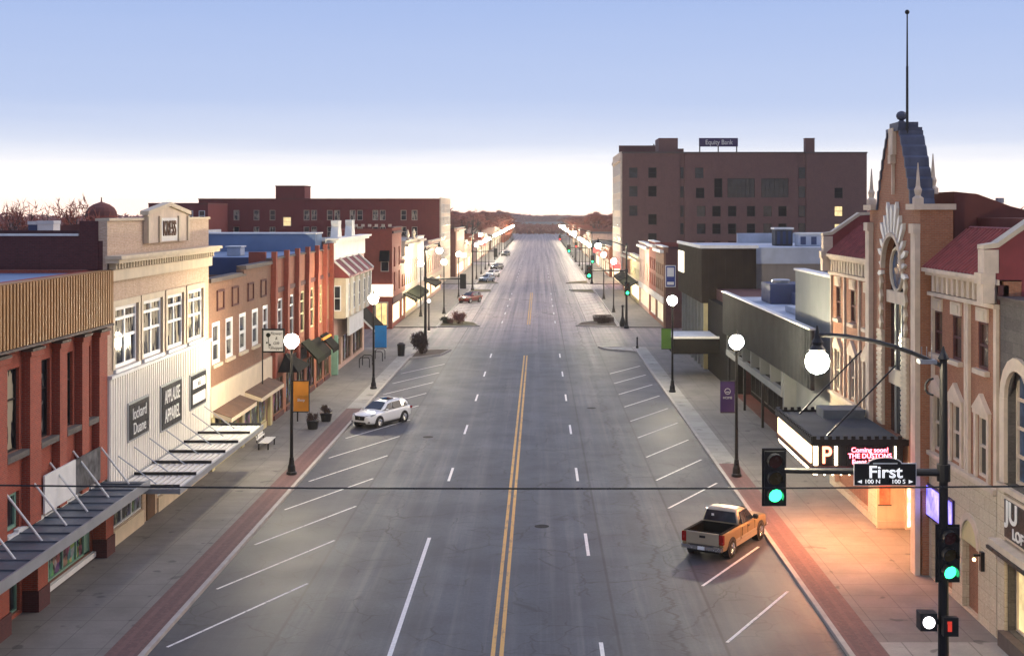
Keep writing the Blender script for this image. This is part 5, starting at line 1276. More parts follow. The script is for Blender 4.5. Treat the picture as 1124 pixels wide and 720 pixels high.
part(ss, 'crest_line', 'sign_white', lambda m: m.box(cx_-.36, cx_+.36, sy-.23, sy-.222, Zt+.0, Zt+.035))
part(ss, 'hanger', 'black_iron', lambda m: [m.box(a-.03, a+.03, sy-.19, sy-.08, Zt-.3, Zt-.1) for a in (XA+.3, XB-.3)])
signal(13.0, 168.6, -1, 5.0, 'black signal pole with green lights at the far right corner of the cross street')
signal(-11.7, 147.6, 1, 4.4, 'black signal pole seen from behind at the left corner island', back=True, side=False, lit='lamp_off_red', lum=1.6)
signal(-11.7, 251.5, 1, 4.6, 'black signal pole at the left corner before the long brick hotel', back=True, side=False, lit='lamp_off_red', lum=1.6)
signal(12.8, 274.8, -1, 5.0, 'black signal pole with green lights beside the tall bank')
signal(12.8, 395, -1, 5.0, 'far black signal pole with red lights on the right kerb', lit='red_light')
# span cable across the street
cbm = MB(); pts = []
for k in range(25):
    x = -30 + 60*k/24; q = (x - 2) / 30; pts.append((x, 37.6, 7.36 + .33*q*q))
cbm.path(pts, .028, 5); tag(cbm.build('overhead_cable', MAT['black_iron']), 'thin black cable slung across the whole street in the foreground', 'cable')
# ped posts at the left corner island
t = thing('signal_post', 'short black post with a pale lamp head at the left corner', 'post', (-12.9, 166, .14))
part(t, 'post', 'black_iron', lambda m: m.lathe((-12.9,166,.14), [(.2,0),(.16,.3),(.1,.5),(.09,3.6)], 8)); part(t, 'head', 'walk_light', lambda m: m.ball((-12.9,166,3.95), .25, 10))
# hydrant style post on the far right island
t = thing('lamp_bollard', 'stout black bollard with ball top on the right island', 'bollard', (12.7, 171.8, .14))
part(t, 'post', 'black_iron', lambda m: m.lathe((12.7,171.8,.14), [(.42,0),(.42,.5),(.3,.9),(.16,1.3),(.12,2.6)], 10)); part(t, 'ball', 'black_iron', lambda m: m.ball((12.7,171.8,2.85), .2, 8))
t = thing('bollard', 'small dark bollard at the end of the pale kerb, right corner', 'bollard', (12.55, 144.2, .14))
part(t, 'post', 'black_iron', lambda m: m.lathe((12.55,144.2,.14), [(.16,0),(.16,.15),(.09,.3),(.08,1.1),(.11,1.15),(.02,1.3)], 8))
# bench, bin, rack, planters
t = thing('bench', 'white slatted bench with dark frame outside the cream shop front', 'bench', (-16.3, 83.4, .14))
part(t, 'seat', 'white_paint', lambda m: [m.box(-16.65+.17*k, -16.52+.17*k, 82.3, 84.6, .58, .63) for k in range(4)])
part(t, 'backrest', 'white_paint', lambda m: [m.hexa([(-16.78-.03*k,82.3,.78+.16*k),(-16.74-.03*k,82.3,.78+.16*k),(-16.74-.03*k,84.6,.78+.16*k),(-16.78-.03*k,84.6,.78+.16*k),(-16.8-.03*k,82.3,.9+.16*k),(-16.76-.03*k,82.3,.9+.16*k),(-16.76-.03*k,84.6,.9+.16*k),(-16.8-.03*k,84.6,.9+.16*k)]) for k in range(2)])
for y in (82.5, 84.4): part(t, 'leg', 'black_iron', lambda m: (m.box(-16.7,-16.62,y-.04,y+.04,.14,.58), m.box(-16.1,-16.02,y-.04,y+.04,.14,.58), m.box(-16.7,-16.0,y-.04,y+.04,.53,.578), m.box(-16.82,-16.75,y-.04,y+.04,.58,1.1)))
t = thing('litter_bin', 'black litter bin beside the dark bush on the left island', 'bin', (-13.3, 136.4, .14))
part(t, 'drum', 'black_paint', lambda m: m.lathe((-13.3,136.4,.14), [(.36,0),(.42,1.15)], 12)); part(t, 'lid', 'black_iron', lambda m: m.lathe((-13.3,136.4,1.29), [(.46,0),(.46,.1),(.2,.3)], 12))
for (x, y, lb) in ((-15.8,126,'black hoop bicycle rack nearer of the two under the bay front'),(-15.2,131.5,'black hoop bicycle rack farther of the two under the bay front')):
    t = thing('bicycle_rack', lb, 'bicycle rack', (x, y, .14), 'bicycle racks on the left pavement')
    for dy in (0, 2.2): part(t, 'hoop', 'black_iron', lambda m: m.path([(x-.5,y+dy,.14),(x-.5,y+dy,1.0),(x-.35,y+dy,1.15),(x+.35,y+dy,1.15),(x+.5,y+dy,1.0),(x+.5,y+dy,.14)], .045, 6))
    part(t, 'rail', 'black_iron', lambda m: m.tube((x+.5,y,.5),(x+.5,y+2.2,.5),.03,.03,5))
def tufts(m, c, r, h, n_, rng, leaf=.18, lo=.2):
    """sprays of small leaves and twigs through a lumpy volume"""
    lumps = [(rng.uniform(0, 6.28), rng.uniform(.1, .75), rng.uniform(.2, .8), rng.uniform(.35, .6)) for _ in range(9)]
    for _ in range(n_):
        a, q, zc, s_ = rng.choice(lumps)
        d = Vector((rng.gauss(0,1), rng.gauss(0,1), rng.gauss(0,1))).normalized() * rng.random() ** .5 * s_
        p = Vector((c[0] + r*(q*math.cos(a)+d.x), c[1] + r*(q*math.sin(a)+d.y), c[2] + h*max(zc + d.z*.8, .02)))
        u = (d * .8 + Vector((rng.gauss(0,.6), rng.gauss(0,.6), rng.gauss(.5,.6)))).normalized() * leaf * rng.uniform(.6, 2.0); v = u.orthogonal().normalized() * leaf * .22
        m.poly([p-u, p+v, p+u, p-v])
rg = random.Random(11)
for x, y, lb in ((-14.6, 90.5, 'round dark planter pot nearer the orange banner'), (-14.2, 93.8, 'round dark planter pot just behind the nearer one')):
    t = thing('planter_pot', lb, 'planter', (x, y, .14), 'planter pots by the entrance canopy')
    part(t, 'pot', 'black_paint', lambda m: m.lathe((x,y,.14), [(.34,0),(.45,.55),(.5,.6),(.46,.62)], 12)); part(t, 'plant', 'twigs_dark', lambda m: tufts(m, (x,y,.74), .4, .5, 160, rg, .14, .0))
def bush(x, y, r, h, mat, lb, n_=900, leaf=.17, cat='bush'):
    t = thing('bush', lb, cat, (x, y, .12))
    part(t, 'foliage', mat, lambda m: tufts(m, (x,y,.12), r, h, n_, rg, leaf, .0))
    part(t, 'stem', 'bark', lambda m: [m.tube((x+rg.uniform(-.2,.2),y+rg.uniform(-.2,.2),.1),(x+rg.uniform(-r,r)*.7,y+rg.uniform(-r,r)*.7,h*.8),.03,.012,4) for _ in range(14)])
bush(-11.3, 138.6, 1.25, 2.2, 'twigs_dark', 'dark leafless bush on the left corner island by the litter bin', 1500)
bush(-9.6, 176, 1.5, 1.7, 'roof_rust', 'round brown bush on the far left island', 1500, .13)
bush(-11.4, 177, .9, .8, 'evergreen', 'low green shrub beside the round brown bush', 500)
bush(10.2, 177.5, 1.3, .8, 'twigs_dark', 'low dark shrub on the far right island', 700)
t = thing('planter_box', 'low dark kerbside planter box on the far right corner', 'planter', (10.4, 181, .1))
part(t, 'box', 'dark_coping', lambda m: (m.box(9.2,12,180,180.2,.14,.7), m.box(9.2,12,184,184.2,.14,.7), m.box(9.2,9.4,180.2,184,.14,.7), m.box(11.8,12,180.2,184,.14,.7))); part(t, 'earth_fill', 'soil', lambda m: m.box(9.4,11.8,180.2,184,.14,.55))

# ================================================================ VEHICLES (nose along +y, origin on the ground amidships)
def loft(m, st):
    n_ = len(st[0][1]); rows = []
    for y, half in st:
        ring = [(x, y, z) for x, z in half] + [(-x, y, z) for x, z in reversed(half[:-1] if half[-1][0] == 0 else half)]
        b = len(m.v); m.v += ring; rows.append((b, len(ring)))
    for (a, k), (b, _) in zip(rows[:-1], rows[1:]):
        for i in range(k):
            j = (i+1) % k; m.f.append((a+i, a+j, b+j, b+i))
    m.f.append(tuple(range(rows[0][0], rows[0][0]+k))); m.f.append(tuple(range(rows[-1][0], rows[-1][0]+k))[::-1])
def bodyring(w, lo, mid, belt, top): return [(w*.86, lo), (w*.97, lo+.14), (w, mid), (w*.965, belt), (w*.80, top), (w*.4, top+.03), (0, top+.035)]
def vpart(t, name, mat, fn, **kw):
    m = MB(); fn(m); return m.build(name, MAT[mat], t, raw=True, **kw)
def subsurf(o):
    md = o.modifiers.new('smooth', 'SUBSURF'); md.levels = 2; md.render_levels = 2
    for p in o.data.polygons: p.use_smooth = True
def wheel(t, x, y, r, w, rim):
    s_ = 1 if x > 0 else -1
    wh = vpart(t, 'wheel', 'tyre_rubber', lambda m: (m.tube((x-s_*w, y, r), (x-s_*.02, y, r), r, r, 24), m.tube((x-s_*.021, y, r), (x+s_*.005, y, r), r*.97, r*.88, 24)))
    def f(m):
        m.tube((x+s_*.004, y, r), (x+s_*.012, y, r), r*.66, r*.62, 20); m.tube((x+s_*.012, y, r), (x+s_*.03, y, r), r*.16, r*.14, 10)
        for k in range(5):
            a = 2*math.pi*k/5; c_, q = math.cos(a), math.sin(a)
            m.tube((x+s_*.018, y+.1*r*c_, r+.1*r*q), (x+s_*.018, y+.62*r*c_, r+.62*r*q), .045, .035, 5)
    vpart(wh, 'rim', rim, f)
def suv(label, paint, loc, rz, group=None, tail=False, cat='car', name='parked_car', sc=1.0):
    t = thing(name, label, cat, loc, group, rz); t.scale = (sc, sc, sc)
    st = [(2.52, bodyring(.60,.42,.62,.78,.82)), (2.44, bodyring(.80,.30,.62,.86,.90)), (2.2, bodyring(.93,.24,.66,.93,.99)), (1.75, bodyring(.97,.22,.7,.99,1.05)), (1.1, bodyring(.98,.22,.72,1.03,1.09)),
          (.5, bodyring(.98,.22,.74,1.06,1.10)), (-.6, bodyring(.98,.22,.76,1.09,1.12)), (-1.6, bodyring(.98,.24,.78,1.12,1.15)), (-2.2, bodyring(.95,.28,.8,1.12,1.15)), (-2.42, bodyring(.88,.36,.8,1.09,1.12)), (-2.5, bodyring(.72,.5,.8,1.0,1.03))]
    bd = vpart(t, 'body', paint, lambda m: loft(m, st)); subsurf(bd)
    def ring(wb, zb, wt, zt): return [(wb, zb), (wb*.35+wt*.65, zb*.3+zt*.7), (wt, zt-.05), (wt*.8, zt), (0, zt+.03)]
    cs = [(1.18, ring(.80,1.02,.76,1.10)), (.95, ring(.84,1.04,.74,1.22)), (.25, ring(.90,1.05,.66,1.60)), (-.1, ring(.91,1.05,.66,1.67)), (-1.0, ring(.91,1.06,.67,1.71)), (-1.8, ring(.89,1.08,.65,1.66)), (-2.2, ring(.86,1.08,.6,1.56)), (-2.42, ring(.82,1.08,.66,1.2))]
    cb = vpart(t, 'cabin', paint, lambda m: loft(m, cs)); subsurf(cb)
    # glazing as thin curved panes just proud of the cabin
    vpart(t, 'windscreen', 'glass_car', lambda m: m.prism([(-.70,1.02,1.18),(.70,1.02,1.18),(.56,.30,1.585),(.30,.27,1.61),(-.30,.27,1.61),(-.56,.30,1.585)], [(-.70,1.045,1.205),(.70,1.045,1.205),(.56,.33,1.61),(.30,.295,1.637),(-.30,.295,1.637),(-.56,.33,1.61)]))
    for s_ in (-1, 1):
        def side_(q0, q1, top0, top1):
            return lambda m: m.prism([(s_*.885,q0,1.13),(s_*.885,q1,1.15),(s_*.705,top1[0],top1[1]),(s_*.705,top0[0],top0[1])], [(s_*.915,q0,1.135),(s_*.915,q1,1.155),(s_*.735,top1[0],top1[1]+.005),(s_*.735,top0[0],top0[1]+.005)])
        vpart(t, 'side_window', 'glass_car', side_(.78,-.12,(.22,1.50),(-.12,1.575)))
        vpart(t, 'side_window', 'glass_car', side_(-.22,-1.15,(-.22,1.58),(-1.15,1.60)))
        vpart(t, 'side_window', 'glass_car', side_(-1.25,-1.95,(-1.25,1.6),(-1.75,1.50)))
        vpart(t, 'roof_rail', 'chrome', lambda m: m.path([(s_*.60,-1.9,1.66),(s_*.62,-1.7,1.73),(s_*.62,.0,1.73),(s_*.60,.15,1.66)], .022, 6))
        vpart(t, 'door_mirror', paint, lambda m: m.box(min(s_*.93,s_*1.15), max(s_*.93,s_*1.15), .62, .80, 1.08, 1.24), bevel=.04)
        hl = vpart(t, 'headlight', 'lamp_lens_clear', lambda m: m.prism([(s_*.42,2.40,.83),(s_*.80,2.20,.86),(s_*.93,1.85,.98),(s_*.80,2.05,.99),(s_*.46,2.34,.92)], [(s_*.42,2.52,.83),(s_*.86,2.30,.86),(s_*.985,1.88,.975),(s_*.86,2.16,.99),(s_*.46,2.47,.92)]))
        vpart(t, 'tail_light', 'lamp_lens_red', lambda m: m.box(min(s_*.62,s_*.93), max(s_*.62,s_*.93), -2.50, -2.25, .88, 1.06), bevel=.03)
        vpart(t, 'fog_light', 'black_paint', lambda m: m.box(min(s_*.5,s_*.8), max(s_*.5,s_*.8), 2.30, 2.47, .42, .54), bevel=.03)
        vpart(t, 'sill_trim', 'black_paint', lambda m: m.box(min(s_*.80,s_*.955), max(s_*.80,s_*.955), -1.0, 1.0, .20, .32))
        for y in (1.48, -1.45):
            vpart(t, 'wheel_arch', 'black_paint', lambda m: m.tube((s_*.7,y,.40), (s_*.987,y,.40), .47, .455, 24))
            wheel(t, s_*1.0, y, .38, .24, 'rim_alloy')
    vpart(t, 'grille', 'black_paint', lambda m: m.prism([(-.38,2.40,.60),(.38,2.40,.60),(.44,2.36,.88),(-.44,2.36,.88)], [(-.38,2.56,.60),(.38,2.56,.60),(.44,2.52,.88),(-.44,2.52,.88)]))
    vpart(t, 'lower_grille', 'black_paint', lambda m: m.prism([(-.5,2.40,.34),(.5,2.40,.34),(.46,2.40,.46),(-.46,2.40,.46)], [(-.5,2.52,.34),(.5,2.52,.34),(.46,2.55,.46),(-.46,2.55,.46)]))
    vpart(t, 'emblem', 'chrome', lambda m: m.tube((0,2.54,.76),(0,2.565,.76),.07,.07,12))
    vpart(t, 'rear_window', 'glass_car', lambda m: m.prism([(-.66,-2.39,1.20),(.66,-2.39,1.20),(.56,-2.21,1.52),(-.56,-2.21,1.52)], [(-.66,-2.44,1.21),(.66,-2.44,1.21),(.56,-2.26,1.53),(-.56,-2.26,1.53)]))
    vpart(t, 'sunroof', 'glass_car', lambda m: m.box(-.38,.38,-.9,-.3,1.715,1.765))
    vpart(t, 'number_plate', 'plate_white', lambda m: m.box(-.2,.2,-2.54,-2.50,.80,.92))
    return t
hd = math.atan2(-1.57, 2.5)
suv('white estate car parked nose to the left kerb', 'paint_white_car', (-10.1, 93.6, 0), math.radians(180-30), sc=1.02)
suv('dark red car parked at the left kerb beyond the cross street', 'paint_red_car', (-10.4, 219.5, 0), R(152), sc=1.05)
suv('pale blue car parked left, in front of the brick hotel', 'paint_blue_car', (-10.2, 283.5, 0), R(155))
suv('silver car parked left, just beyond the pale blue one', 'paint_silver_car', (-9.7, 305, 0), R(155))
suv('small dark car parked far down the left kerb', 'paint_dark_car', (-10.0, 345, 0), R(155))
suv('dark car farthest away at the left kerb under the trees', 'paint_dark_car', (-10.4, 452, 0), R(160))
def pickup(loc, rz):
    t = thing('pickup_truck', 'gold and silver pickup truck parked nose to the right kerb', 'pickup truck', loc, None, rz)
    paint = 'paint_gold'
    def rg_(w, lo, mid, belt, top): return [(w*.9,lo),(w*.985,lo+.12),(w,mid),(w*.985,belt),(w*.90,top),(w*.5,top+.03),(0,top+.04)]
    st = [(2.86, rg_(.86,.50,.7,.98,1.02)), (2.78, rg_(.95,.42,.74,1.02,1.06)), (2.4, rg_(.99,.40,.78,1.06,1.12)), (1.6, rg_(1.0,.40,.8,1.10,1.16)), (1.05, rg_(1.0,.40,.8,1.12,1.18)), (.3, rg_(1.0,.40,.8,1.14,1.18)), (-.70, rg_(1.0,.40,.8,1.14,1.18)), (-.74, rg_(1.0,.40,.8,1.14,1.18))]
    b = vpart(t, 'body', paint, lambda m: loft(m, st)); subsurf(b)
    def ring(wb, zb, wt, zt): return [(wb, zb), (wb*.4+wt*.6, zb*.35+zt*.65), (wt, zt-.05), (wt*.82, zt), (0, zt+.025)]
    cs = [(1.35, ring(.86,1.08,.80,1.18)), (1.15, ring(.90,1.1,.80,1.30)), (.55, ring(.94,1.1,.74,1.78)), (.2, ring(.95,1.1,.74,1.87)), (-.35, ring(.95,1.1,.75,1.89)), (-.58, ring(.94,1.1,.75,1.86)), (-.70, ring(.93,1.1,.82,1.55)), (-.73, ring(.93,1.08,.9,1.2))]
    c_ = vpart(t, 'cab', 'paint_silver_beige', lambda m: loft(m, cs)); subsurf(c_)
    vpart(t, 'windscreen', 'glass_car', lambda m: m.prism([(-.74,1.20,1.25),(.74,1.20,1.25),(.62,.58,1.75),(-.62,.58,1.75)], [(-.74,1.23,1.28),(.74,1.23,1.28),(.62,.61,1.79),(-.62,.61,1.79)]))
    vpart(t, 'rear_window', 'glass_dark', lambda m: m.prism([(-.80,-.755,1.30),(.80,-.755,1.30),(.68,-.655,1.76),(-.68,-.655,1.76)], [(-.80,-.785,1.30),(.80,-.785,1.30),(.68,-.685,1.77),(-.68,-.685,1.77)]))
    vpart(t, 'window_sticker', 'sign_white', lambda m: m.box(-.42,-.30,-.775,-.762,1.52,1.62))
    for s_ in (-1, 1):
        vpart(t, 'side_window', 'glass_car', lambda m: m.prism([(s_*.935,1.0,1.22),(s_*.935,.22,1.22),(s_*.775,.22,1.74),(s_*.775,.50,1.72)], [(s_*.965,1.0,1.225),(s_*.965,.22,1.225),(s_*.805,.22,1.745),(s_*.805,.50,1.725)]))
        vpart(t, 'side_window', 'glass_car', lambda m: m.prism([(s_*.935,.12,1.22),(s_*.935,-.48,1.22),(s_*.785,-.44,1.74),(s_*.775,.12,1.75)], [(s_*.965,.12,1.225),(s_*.965,-.48,1.225),(s_*.815,-.44,1.745),(s_*.805,.12,1.755)]))
        vpart(t, 'bed_side', paint, lambda m: m.prism([(s_*.80,-.76,.42),(s_*.96,-.76,.42),(s_*1.0,-.76,.62),(s_*1.0,-.76,1.12),(s_*.97,-.76,1.22),(s_*.84,-.76,1.22),(s_*.80,-.76,1.1)], [(s_*.80,-2.82,.46),(s_*.94,-2.82,.46),(s_*.985,-2.82,.64),(s_*.985,-2.82,1.12),(s_*.955,-2.82,1.22),(s_*.84,-2.82,1.22),(s_*.80,-2.82,1.1)]))
        vpart(t, 'side_moulding', 'paint_silver_beige', lambda m: (m.box(min(s_*.99,s_*1.015), max(s_*.99,s_*1.015), -.70, 1.3, .60, .72), m.box(min(s_*.985,s_*1.01), max(s_*.985,s_*1.01), -1.35, -.78, .60, .72)))
        vpart(t, 'lower_trim', 'paint_silver_beige', lambda m: m.box(min(s_*.9,s_*1.005), max(s_*.9,s_*1.005), -1.3, 1.35, .38, .56))
        tl = vpart(t, 'tail_light', 'lamp_lens_red', lambda m: m.box(min(s_*.78,s_*1.0), max(s_*.78,s_*1.0), -2.87, -2.70, .76, 1.20), bevel=.02)
        vpart(t, 'headlight', 'lamp_lens_clear', lambda m: m.box(min(s_*.55,s_*.93), max(s_*.55,s_*.93), 2.70, 2.86, .82, 1.0), bevel=.03)
        vpart(t, 'door_mirror', 'black_paint', lambda m: m.box(min(s_*.96,s_*1.22), max(s_*.96,s_*1.22), .86, 1.0, 1.2, 1.42), bevel=.04)
        vpart(t, 'door_handle', 'black_paint', lambda m: m.box(min(s_*1.0,s_*1.03), max(s_*1.0,s_*1.03), .15, .34, 1.0, 1.06))
        vpart(t, 'panel_gap', 'bed_liner', lambda m: [m.box(min(s_*.985,s_*1.004), max(s_*.985,s_*1.004), y-.008, y+.008, .58, 1.10) for y in (1.08, .16, -.52)])
        for y in (1.85, -1.79):
            vpart(t, 'wheel_arch', 'black_paint', lambda m: m.tube((s_*.7,y,.44), (s_*1.008,y,.44), .50, .49, 24))
            wheel(t, s_*1.02, y, .40, .27, 'chrome')
    vpart(t, 'bed_floor', 'bed_liner', lambda m: m.box(-.80,.80,-2.80,-.76,.72,.78))
    vpart(t, 'bed_liner', 'bed_liner', lambda m: (m.box(-.798,-.77,-2.80,-.77,.781,1.235), m.box(.77,.798,-2.80,-.77,.781,1.235), m.box(-.77,.77,-.80,-.762,.781,1.235), [m.box(-.7+.14*k,-.66+.14*k,-2.78,-.82,.781,.80) for k in range(11)], m.box(.80,.93,-2.80,-.78,1.222,1.24), m.box(-.93,-.80,-2.80,-.78,1.222,1.24)))
    tg = vpart(t, 'tailgate', 'paint_silver_beige', lambda m: (m.box(-.775,.775,-2.86,-2.80,.70,1.22), m.box(-.775,.775,-2.875,-2.80,1.16,1.235)))
    vpart(tg, 'tailgate_handle', 'black_paint', lambda m: m.box(-.14,.14,-2.885,-2.862,1.0,1.10)); vpart(tg, 'tailgate_edge', 'bed_liner', lambda m: m.box(-.77,.77,-2.80,-2.77,.785,1.245))
    bp = vpart(t, 'rear_bumper', 'chrome', lambda m: m.prism([(-.99,-2.88,.48),(.99,-2.88,.48),(.99,-2.88,.68),(-.99,-2.88,.68)], [(-.95,-3.02,.50),(.95,-3.02,.50),(.95,-3.02,.67),(-.95,-3.02,.67)]))
    vpart(bp, 'bumper_step', 'black_paint', lambda m: m.box(-.55,.55,-3.03,-2.9,.682,.70))
    vpart(bp, 'number_plate', 'plate_white', lambda m: m.box(-.16,.16,-3.035,-3.022,.50,.65))
    vpart(t, 'underbody', 'black_paint', lambda m: m.box(-.75,.75,-2.7,2.5,.32,.71))
    vpart(t, 'front_bumper', 'chrome', lambda m: m.box(-.95,.95,2.72,2.95,.45,.66), bevel=.04)
    vpart(t, 'grille', 'black_paint', lambda m: m.box(-.55,.55,2.72,2.89,.70,1.0))
    return t
pickup((10.18, 59.35, 0), R(-30))
# ================================================================ FAR STREET, TREES, BACKGROUND ROOFS
far_mats = ['brick_orange','pink_plaster','cream_panel','brick_brown','stucco_tan','brick_buff','stucco_grey','brick_red']
far_words = {'brick_orange':'orange brick','pink_plaster':'pink plaster','cream_panel':'cream fronted','brick_brown':'brown brick','stucco_tan':'tan stucco','brick_buff':'buff brick','stucco_grey':'grey stucco','brick_red':'red brick'}
rf = random.Random(21)
def far_row(side, y0, y1, where):
    y = y0; k = 0
    while y < y1 - 8:
        w = rf.uniform(12, 22); w = min(w, y1 - y)
        if y1 - (y + w) < 8: w = y1 - y
        h = rf.uniform(5.2, 9.2); mt = far_mats[(k * 3 + (1 if side > 0 else 4) + int(y0)) % 8]
        two = h > 7
        simple(side, 'distant_shop', f'{"two storey" if two else "low"} {far_words[mt]} shop, {ORD[k]} {where}', y, y + w - .05, h, mt, 2 if two else 1, 3, depth=18, shopm='shop_goods_bright' if k % 2 else 'shop_goods_lit', corn=.3, awn=None)
        y += w; k += 1
far_row(-1, 334, 376, 'past the long maroon roofed building on the left')
far_row(1, 303, 376, 'beyond the tall bank on the right')
far_row(-1, 397, 498, 'in the third left block')
far_row(1, 397, 498, 'in the third right block')
far_row(-1, 519, 640, 'in the last left block')
far_row(1, 519, 640, 'in the last right block')
# communication mast
t = thing('radio_mast', 'thin tall mast rising over the low roofs right of the street', 'mast', (1.48+56*330/1400, 330, 0))
part(t, 'pole', 'black_iron', lambda m: m.tube((14.7+8,330,0), (14.7+8,330,17.5), .22, .1, 8)); t.location = (22.7, 330, 0)
for ch in t.children: ch.location = (0,0,0)

# ---- bare trees
def tree_meshes(seed, H, spread, twig=900, leafy=.55):
    r_ = random.Random(seed); tr = MB(); cr = MB(); ends = []
    tr.tube((0,0,-.1), (0,0,H*.32), H*.026, H*.018, 8)
    def grow(p, d, L, rad, depth):
        q = p + d * L; tr.tube(p, q, rad, rad*.62, 5 if depth < 2 else 3, cap=False)
        if depth >= 3:
            ends.append((q, d)); return
        for _ in range(3 if depth else 4):
            nd = (d + Vector((r_.uniform(-1,1), r_.uniform(-1,1), r_.uniform(-.25,.7))) * .75).normalized()
            grow(q if r_.random() > .3 else p + d*L*.75, nd, L * r_.uniform(.6,.85), rad*.6, depth+1)
    for _ in range(4):
        a = r_.uniform(0, 6.28)
        grow(Vector((0,0,H*r_.uniform(.24,.34))), Vector((math.cos(a)*spread, math.sin(a)*spread, 1)).normalized(), H*.24, H*.013, 0)
    k = max(1, twig // max(len(ends),1))
    for q, d in ends:
        for _ in range(k):
            nd = (d*.5 + Vector((r_.gauss(0,.7), r_.gauss(0,.7), r_.gauss(.25,.6)))).normalized(); L = H * r_.uniform(.05,.13)
            w = nd.orthogonal().normalized() * H * .0045; e = q + nd*L; m1 = q + nd*L*.5
            cr.poly([q-w, q+w, e])
            for _ in range(2):
                n2 = (nd + Vector((r_.gauss(0,.6), r_.gauss(0,.6), r_.gauss(.2,.5)))).normalized(); cr.poly([m1-w*.8, m1+w*.8, m1 + n2*L*.7])
    return tr, cr
def make_tree(seed, H, spread, label, cat='tree', tm='twigs', twig=900):
    t = thing('bare_tree', label, cat, (0,0,0), 'bare trees at the end of the street')
    a, b_ = tree_meshes(seed, H, spread, twig); a.build('trunk', MAT['bark'], t); b_.build('crown', MAT[tm], t); return t
protos = [make_tree(3, 15, .7, '', twig=2600), make_tree(8, 14, .9, '', twig=2600), make_tree(15, 16, .6, '', twig=2600)]
pu = [False]*3
rt = random.Random(5)
spots = []
for i in range(14):
    spots.append((-22 - rt.uniform(0,10) - (i%3)*10, 545 + i*42, 'left', i)); spots.append((22 + rt.uniform(0,10) + (i%3)*11, 545 + i*42, 'right', i))
for i, (x, y, sd, n_) in enumerate(spots):
    k = i % 3; o = protos[k] if not pu[k] else copy_tree(protos[k]); pu[k] = True
    s_ = rt.uniform(.85, 1.15); o.location = (x, y, -.05); o.scale = (s_*1.15, s_*1.15, s_); o.rotation_euler = (0,0,rt.uniform(0,6))
    o['label'] = f'bare reddish street tree, {ORD[n_]} from the shops on the {sd} of the far street end'
big = [(-62, 230, 1.05, 'bare spreading tree rising behind the roofs at the left edge'), (-74, 224, .95, 'bare tree in the far left corner of the photo over the roofs'), (-78, 250, .9, 'low bare tree between the two at the left edge'), (-45, 560, 1.35, 'pale bare tree standing above the maroon roof left of the street')]
lone = make_tree(23, 14, .55, '', twig=420); lone_used = False
for i, (x, y, s_, lb) in enumerate([(-68.7,190,1.12,big[0][3]), (-77.6,190,1.1,big[1][3]), (-77.5,200,.75,big[2][3]), (-27,520,1.05,big[3][3])]):
    o = lone if not lone_used else copy_tree(lone); lone_used = True
    o['group'] = 'bare trees over the left roofs'; o.rotation_euler = (0,0,i*2.1); o.location = (x, y, -.05); o.scale = (s_*.95, s_*.95, s_*1.12); o['label'] = lb
# far woods on the horizon
def wood(name, x0, x1, y, h, n_, seed):
    r_ = random.Random(seed); m = MB()
    for _ in range(n_):
        x = r_.uniform(x0, x1); yy = y + r_.uniform(-60, 160); hh = h * (.55 + .45*abs(math.sin(x*.021) * math.cos(x*.0083+1))) * r_.uniform(.5,1)
        b = Vector((x, yy, -.05)); top = Vector((x + r_.uniform(-1.5,1.5), yy, hh)); w = .6
        m.poly([b + Vector((-w,0,0)), b + Vector((w,0,0)), top])
        for _ in range(9):
            q = b.lerp(top, r_.uniform(.3,.95)); e = q + Vector((r_.gauss(0,2.6), r_.gauss(0,2.6), r_.uniform(.6,3.2))); v = Vector((r_.uniform(-.8,.8), 0, r_.uniform(.5,1.0)))
            m.poly([q - v, q + v, e])
    tag(m.build(name, MAT['twigs']), 'dense reddish leafless woodland along the horizon', 'woodland', kind='stuff')
wood('far_woodland', -190, -16, 700, 19, 2600, 1)
wood('far_woodland', 20, 260, 700, 20, 2800, 2)
wood('street_end_woodland', -150, 150, 2100, 16.5, 2400, 7); wood('street_end_woodland', -30, 30, 960, 7, 700, 9)
wood('distant_woodland', -900, -150, 1100, 17, 3800, 3)
wood('distant_woodland', 150, 900, 1100, 17, 3500, 4)

# ---- roofs and buildings seen behind the left row
def back_building(name, label, x0, x1, y0, y1, h, mat, roof='roof_tar', cop='white_coping', win=0):
    t = thing(name, label, 'building', ((x0+x1)/2, (y0+y1)/2, 0)); Q = MF(y0)
    part(t, 'wall', mat, lambda m: m.box(x0, x1, y0, y1, 0, h)); part(t, 'roof', roof, lambda m: m.box(x0+.3, x1-.3, y0+.3, y1-.3, h+.002, h+.04))
    part(t, 'coping', cop, lambda m: (m.box(x0-.05, x1+.05, y0-.05, y0+.25, h+.002, h+.3), m.box(x1-.25, x1+.05, y0+.25, y1, h+.002, h+.3)))
    for k in range(win): 
        c_ = x0 + (x1-x0)*(k+.5)/win; fwin(t, Q, c_-.6, c_+.6, h-3.2, h-1.2, .002, 'white_frame', 'glass_shade')
    return t
back_building('back_lot_building', 'low red brick back building with wide flat roof at the left edge', -64, -30, 108, 126, 13.5, 'brick_dark_red', 'roof_rust', 'white_coping')
back_building('roof_shed', 'small white roof shed standing on the red back building', -42.6, -41.2, 112, 113.6, 14.45, 'white_paint')
back_building('roof_shed', 'little blue grey roof shed left of the white one', -43.4, -42.65, 112, 113.6, 14.4, 'wall_blue')
t = back_building('gabled_building', 'low orange brick building with shallow gable behind the left roofs', -64, -40, 150, 165, 12.6, 'brick_orange', 'roof_rust', 'dark_coping', 6)
part(t, 'gable', 'roof_rust', lambda m: m.prism([(-64,149.9,12.95),(-40,149.9,12.95),(-52,149.9,14.2)], [(-64,165,12.95),(-40,165,12.95),(-52,165,14.2)]))
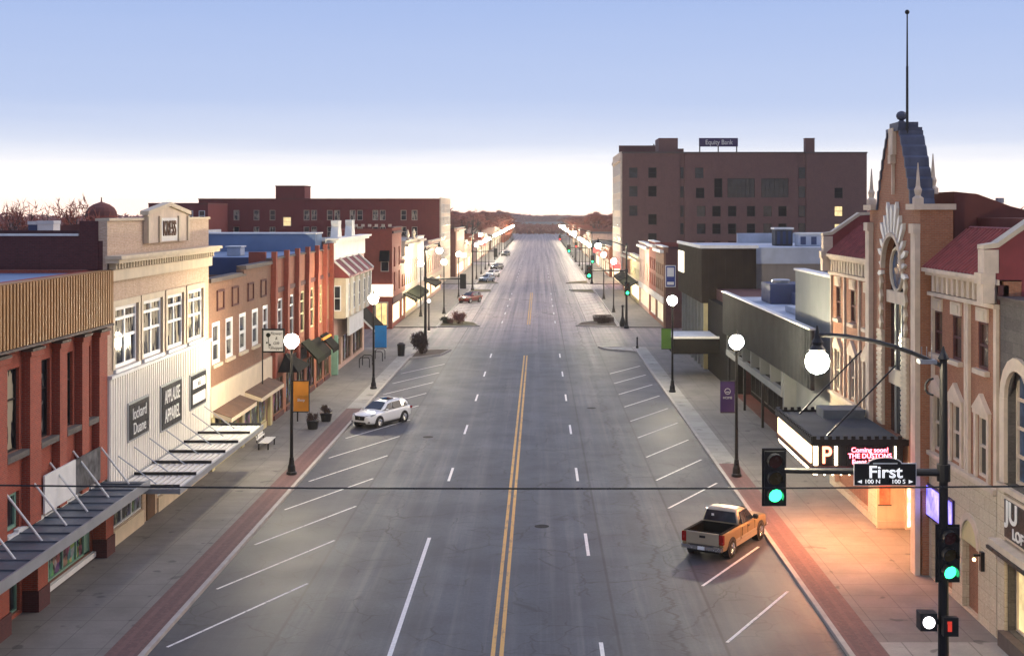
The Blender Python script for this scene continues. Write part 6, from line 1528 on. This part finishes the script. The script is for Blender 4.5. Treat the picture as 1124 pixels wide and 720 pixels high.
back_building('brick_warehouse', 'dark red brick warehouse between the gabled parapet and the long hotel', kx(152)*.9, kx(219)*.9, 252, 268, 17.0, 'brick_hotel', 'roof_rust', 'roof_rust', 5)
t = thing('domed_turret', 'round reddish turret with domed roof and spike behind the left roofs', 'turret', (-66, 198, 0))
part(t, 'drum', 'brick_red', lambda m: m.lathe((-66.5,198,0), [(2.3,0),(2.3,14.6),(2.5,14.7),(2.5,14.9)], 18)); part(t, 'dome', 'roof_rust', lambda m: m.lathe((-66.5,198,14.9), [(2.35,0),(2.25,.7),(1.9,1.3),(1.2,1.8),(.4,2.1),(.12,2.2),(.08,2.9)], 18))
# right side background beyond the bank
back_building('distant_block', 'low reddish block on the horizon right of the theatre tower', 96, 190, 300, 320, 13.5, 'brick_hotel', 'roof_rust', 'roof_rust', 12)

# lit sign boxes over the far shops
for i, (sd, y, mt, lb) in enumerate([(1,318,'neon_red','red glowing sign box on the right, nearer of the two over the far shops'),(1,352,'neon_red','red glowing sign box on the right, farther of the two over the far shops'),(-1,312,'sign_lit','warm white sign box on the maroon roofed building at the left'),(-1,420,'neon_red','small red glowing sign box far down the left shop fronts')]):
    Ps = ML if sd < 0 else MR
    st_ = thing('lit_sign', lb, 'sign', Ps(y, .9, 4.4)); part(st_, 'sign_face', mt, lambda m: m.mbox(Ps, y-.15, y+.15, .35, 1.7, 4.4, 5.6)); part(st_, 'bracket', 'black_iron', lambda m: m.mbox(Ps, y-.05, y+.05, .16, .349, 4.8, 5.0))
# ---- the dawn air over the town
m = bpy.data.materials.new('dawn_air'); m.use_nodes = True; nt = m.node_tree; nt.nodes.clear()
o_ = N(nt, 'ShaderNodeOutputMaterial'); pv = N(nt, 'ShaderNodeVolumePrincipled'); nt.links.new(pv.outputs[0], o_.inputs['Volume'])
pv.inputs['Density'].default_value = .00017; pv.inputs['Color'].default_value = (1.0,.95,.93,1); pv.inputs['Anisotropy'].default_value = .6
MAT['dawn_air'] = m
hz_ = MB().box(-1610, 1610, -310, 2410, -1.1, 37); tag(hz_.build('haze', m), kind='stuff')
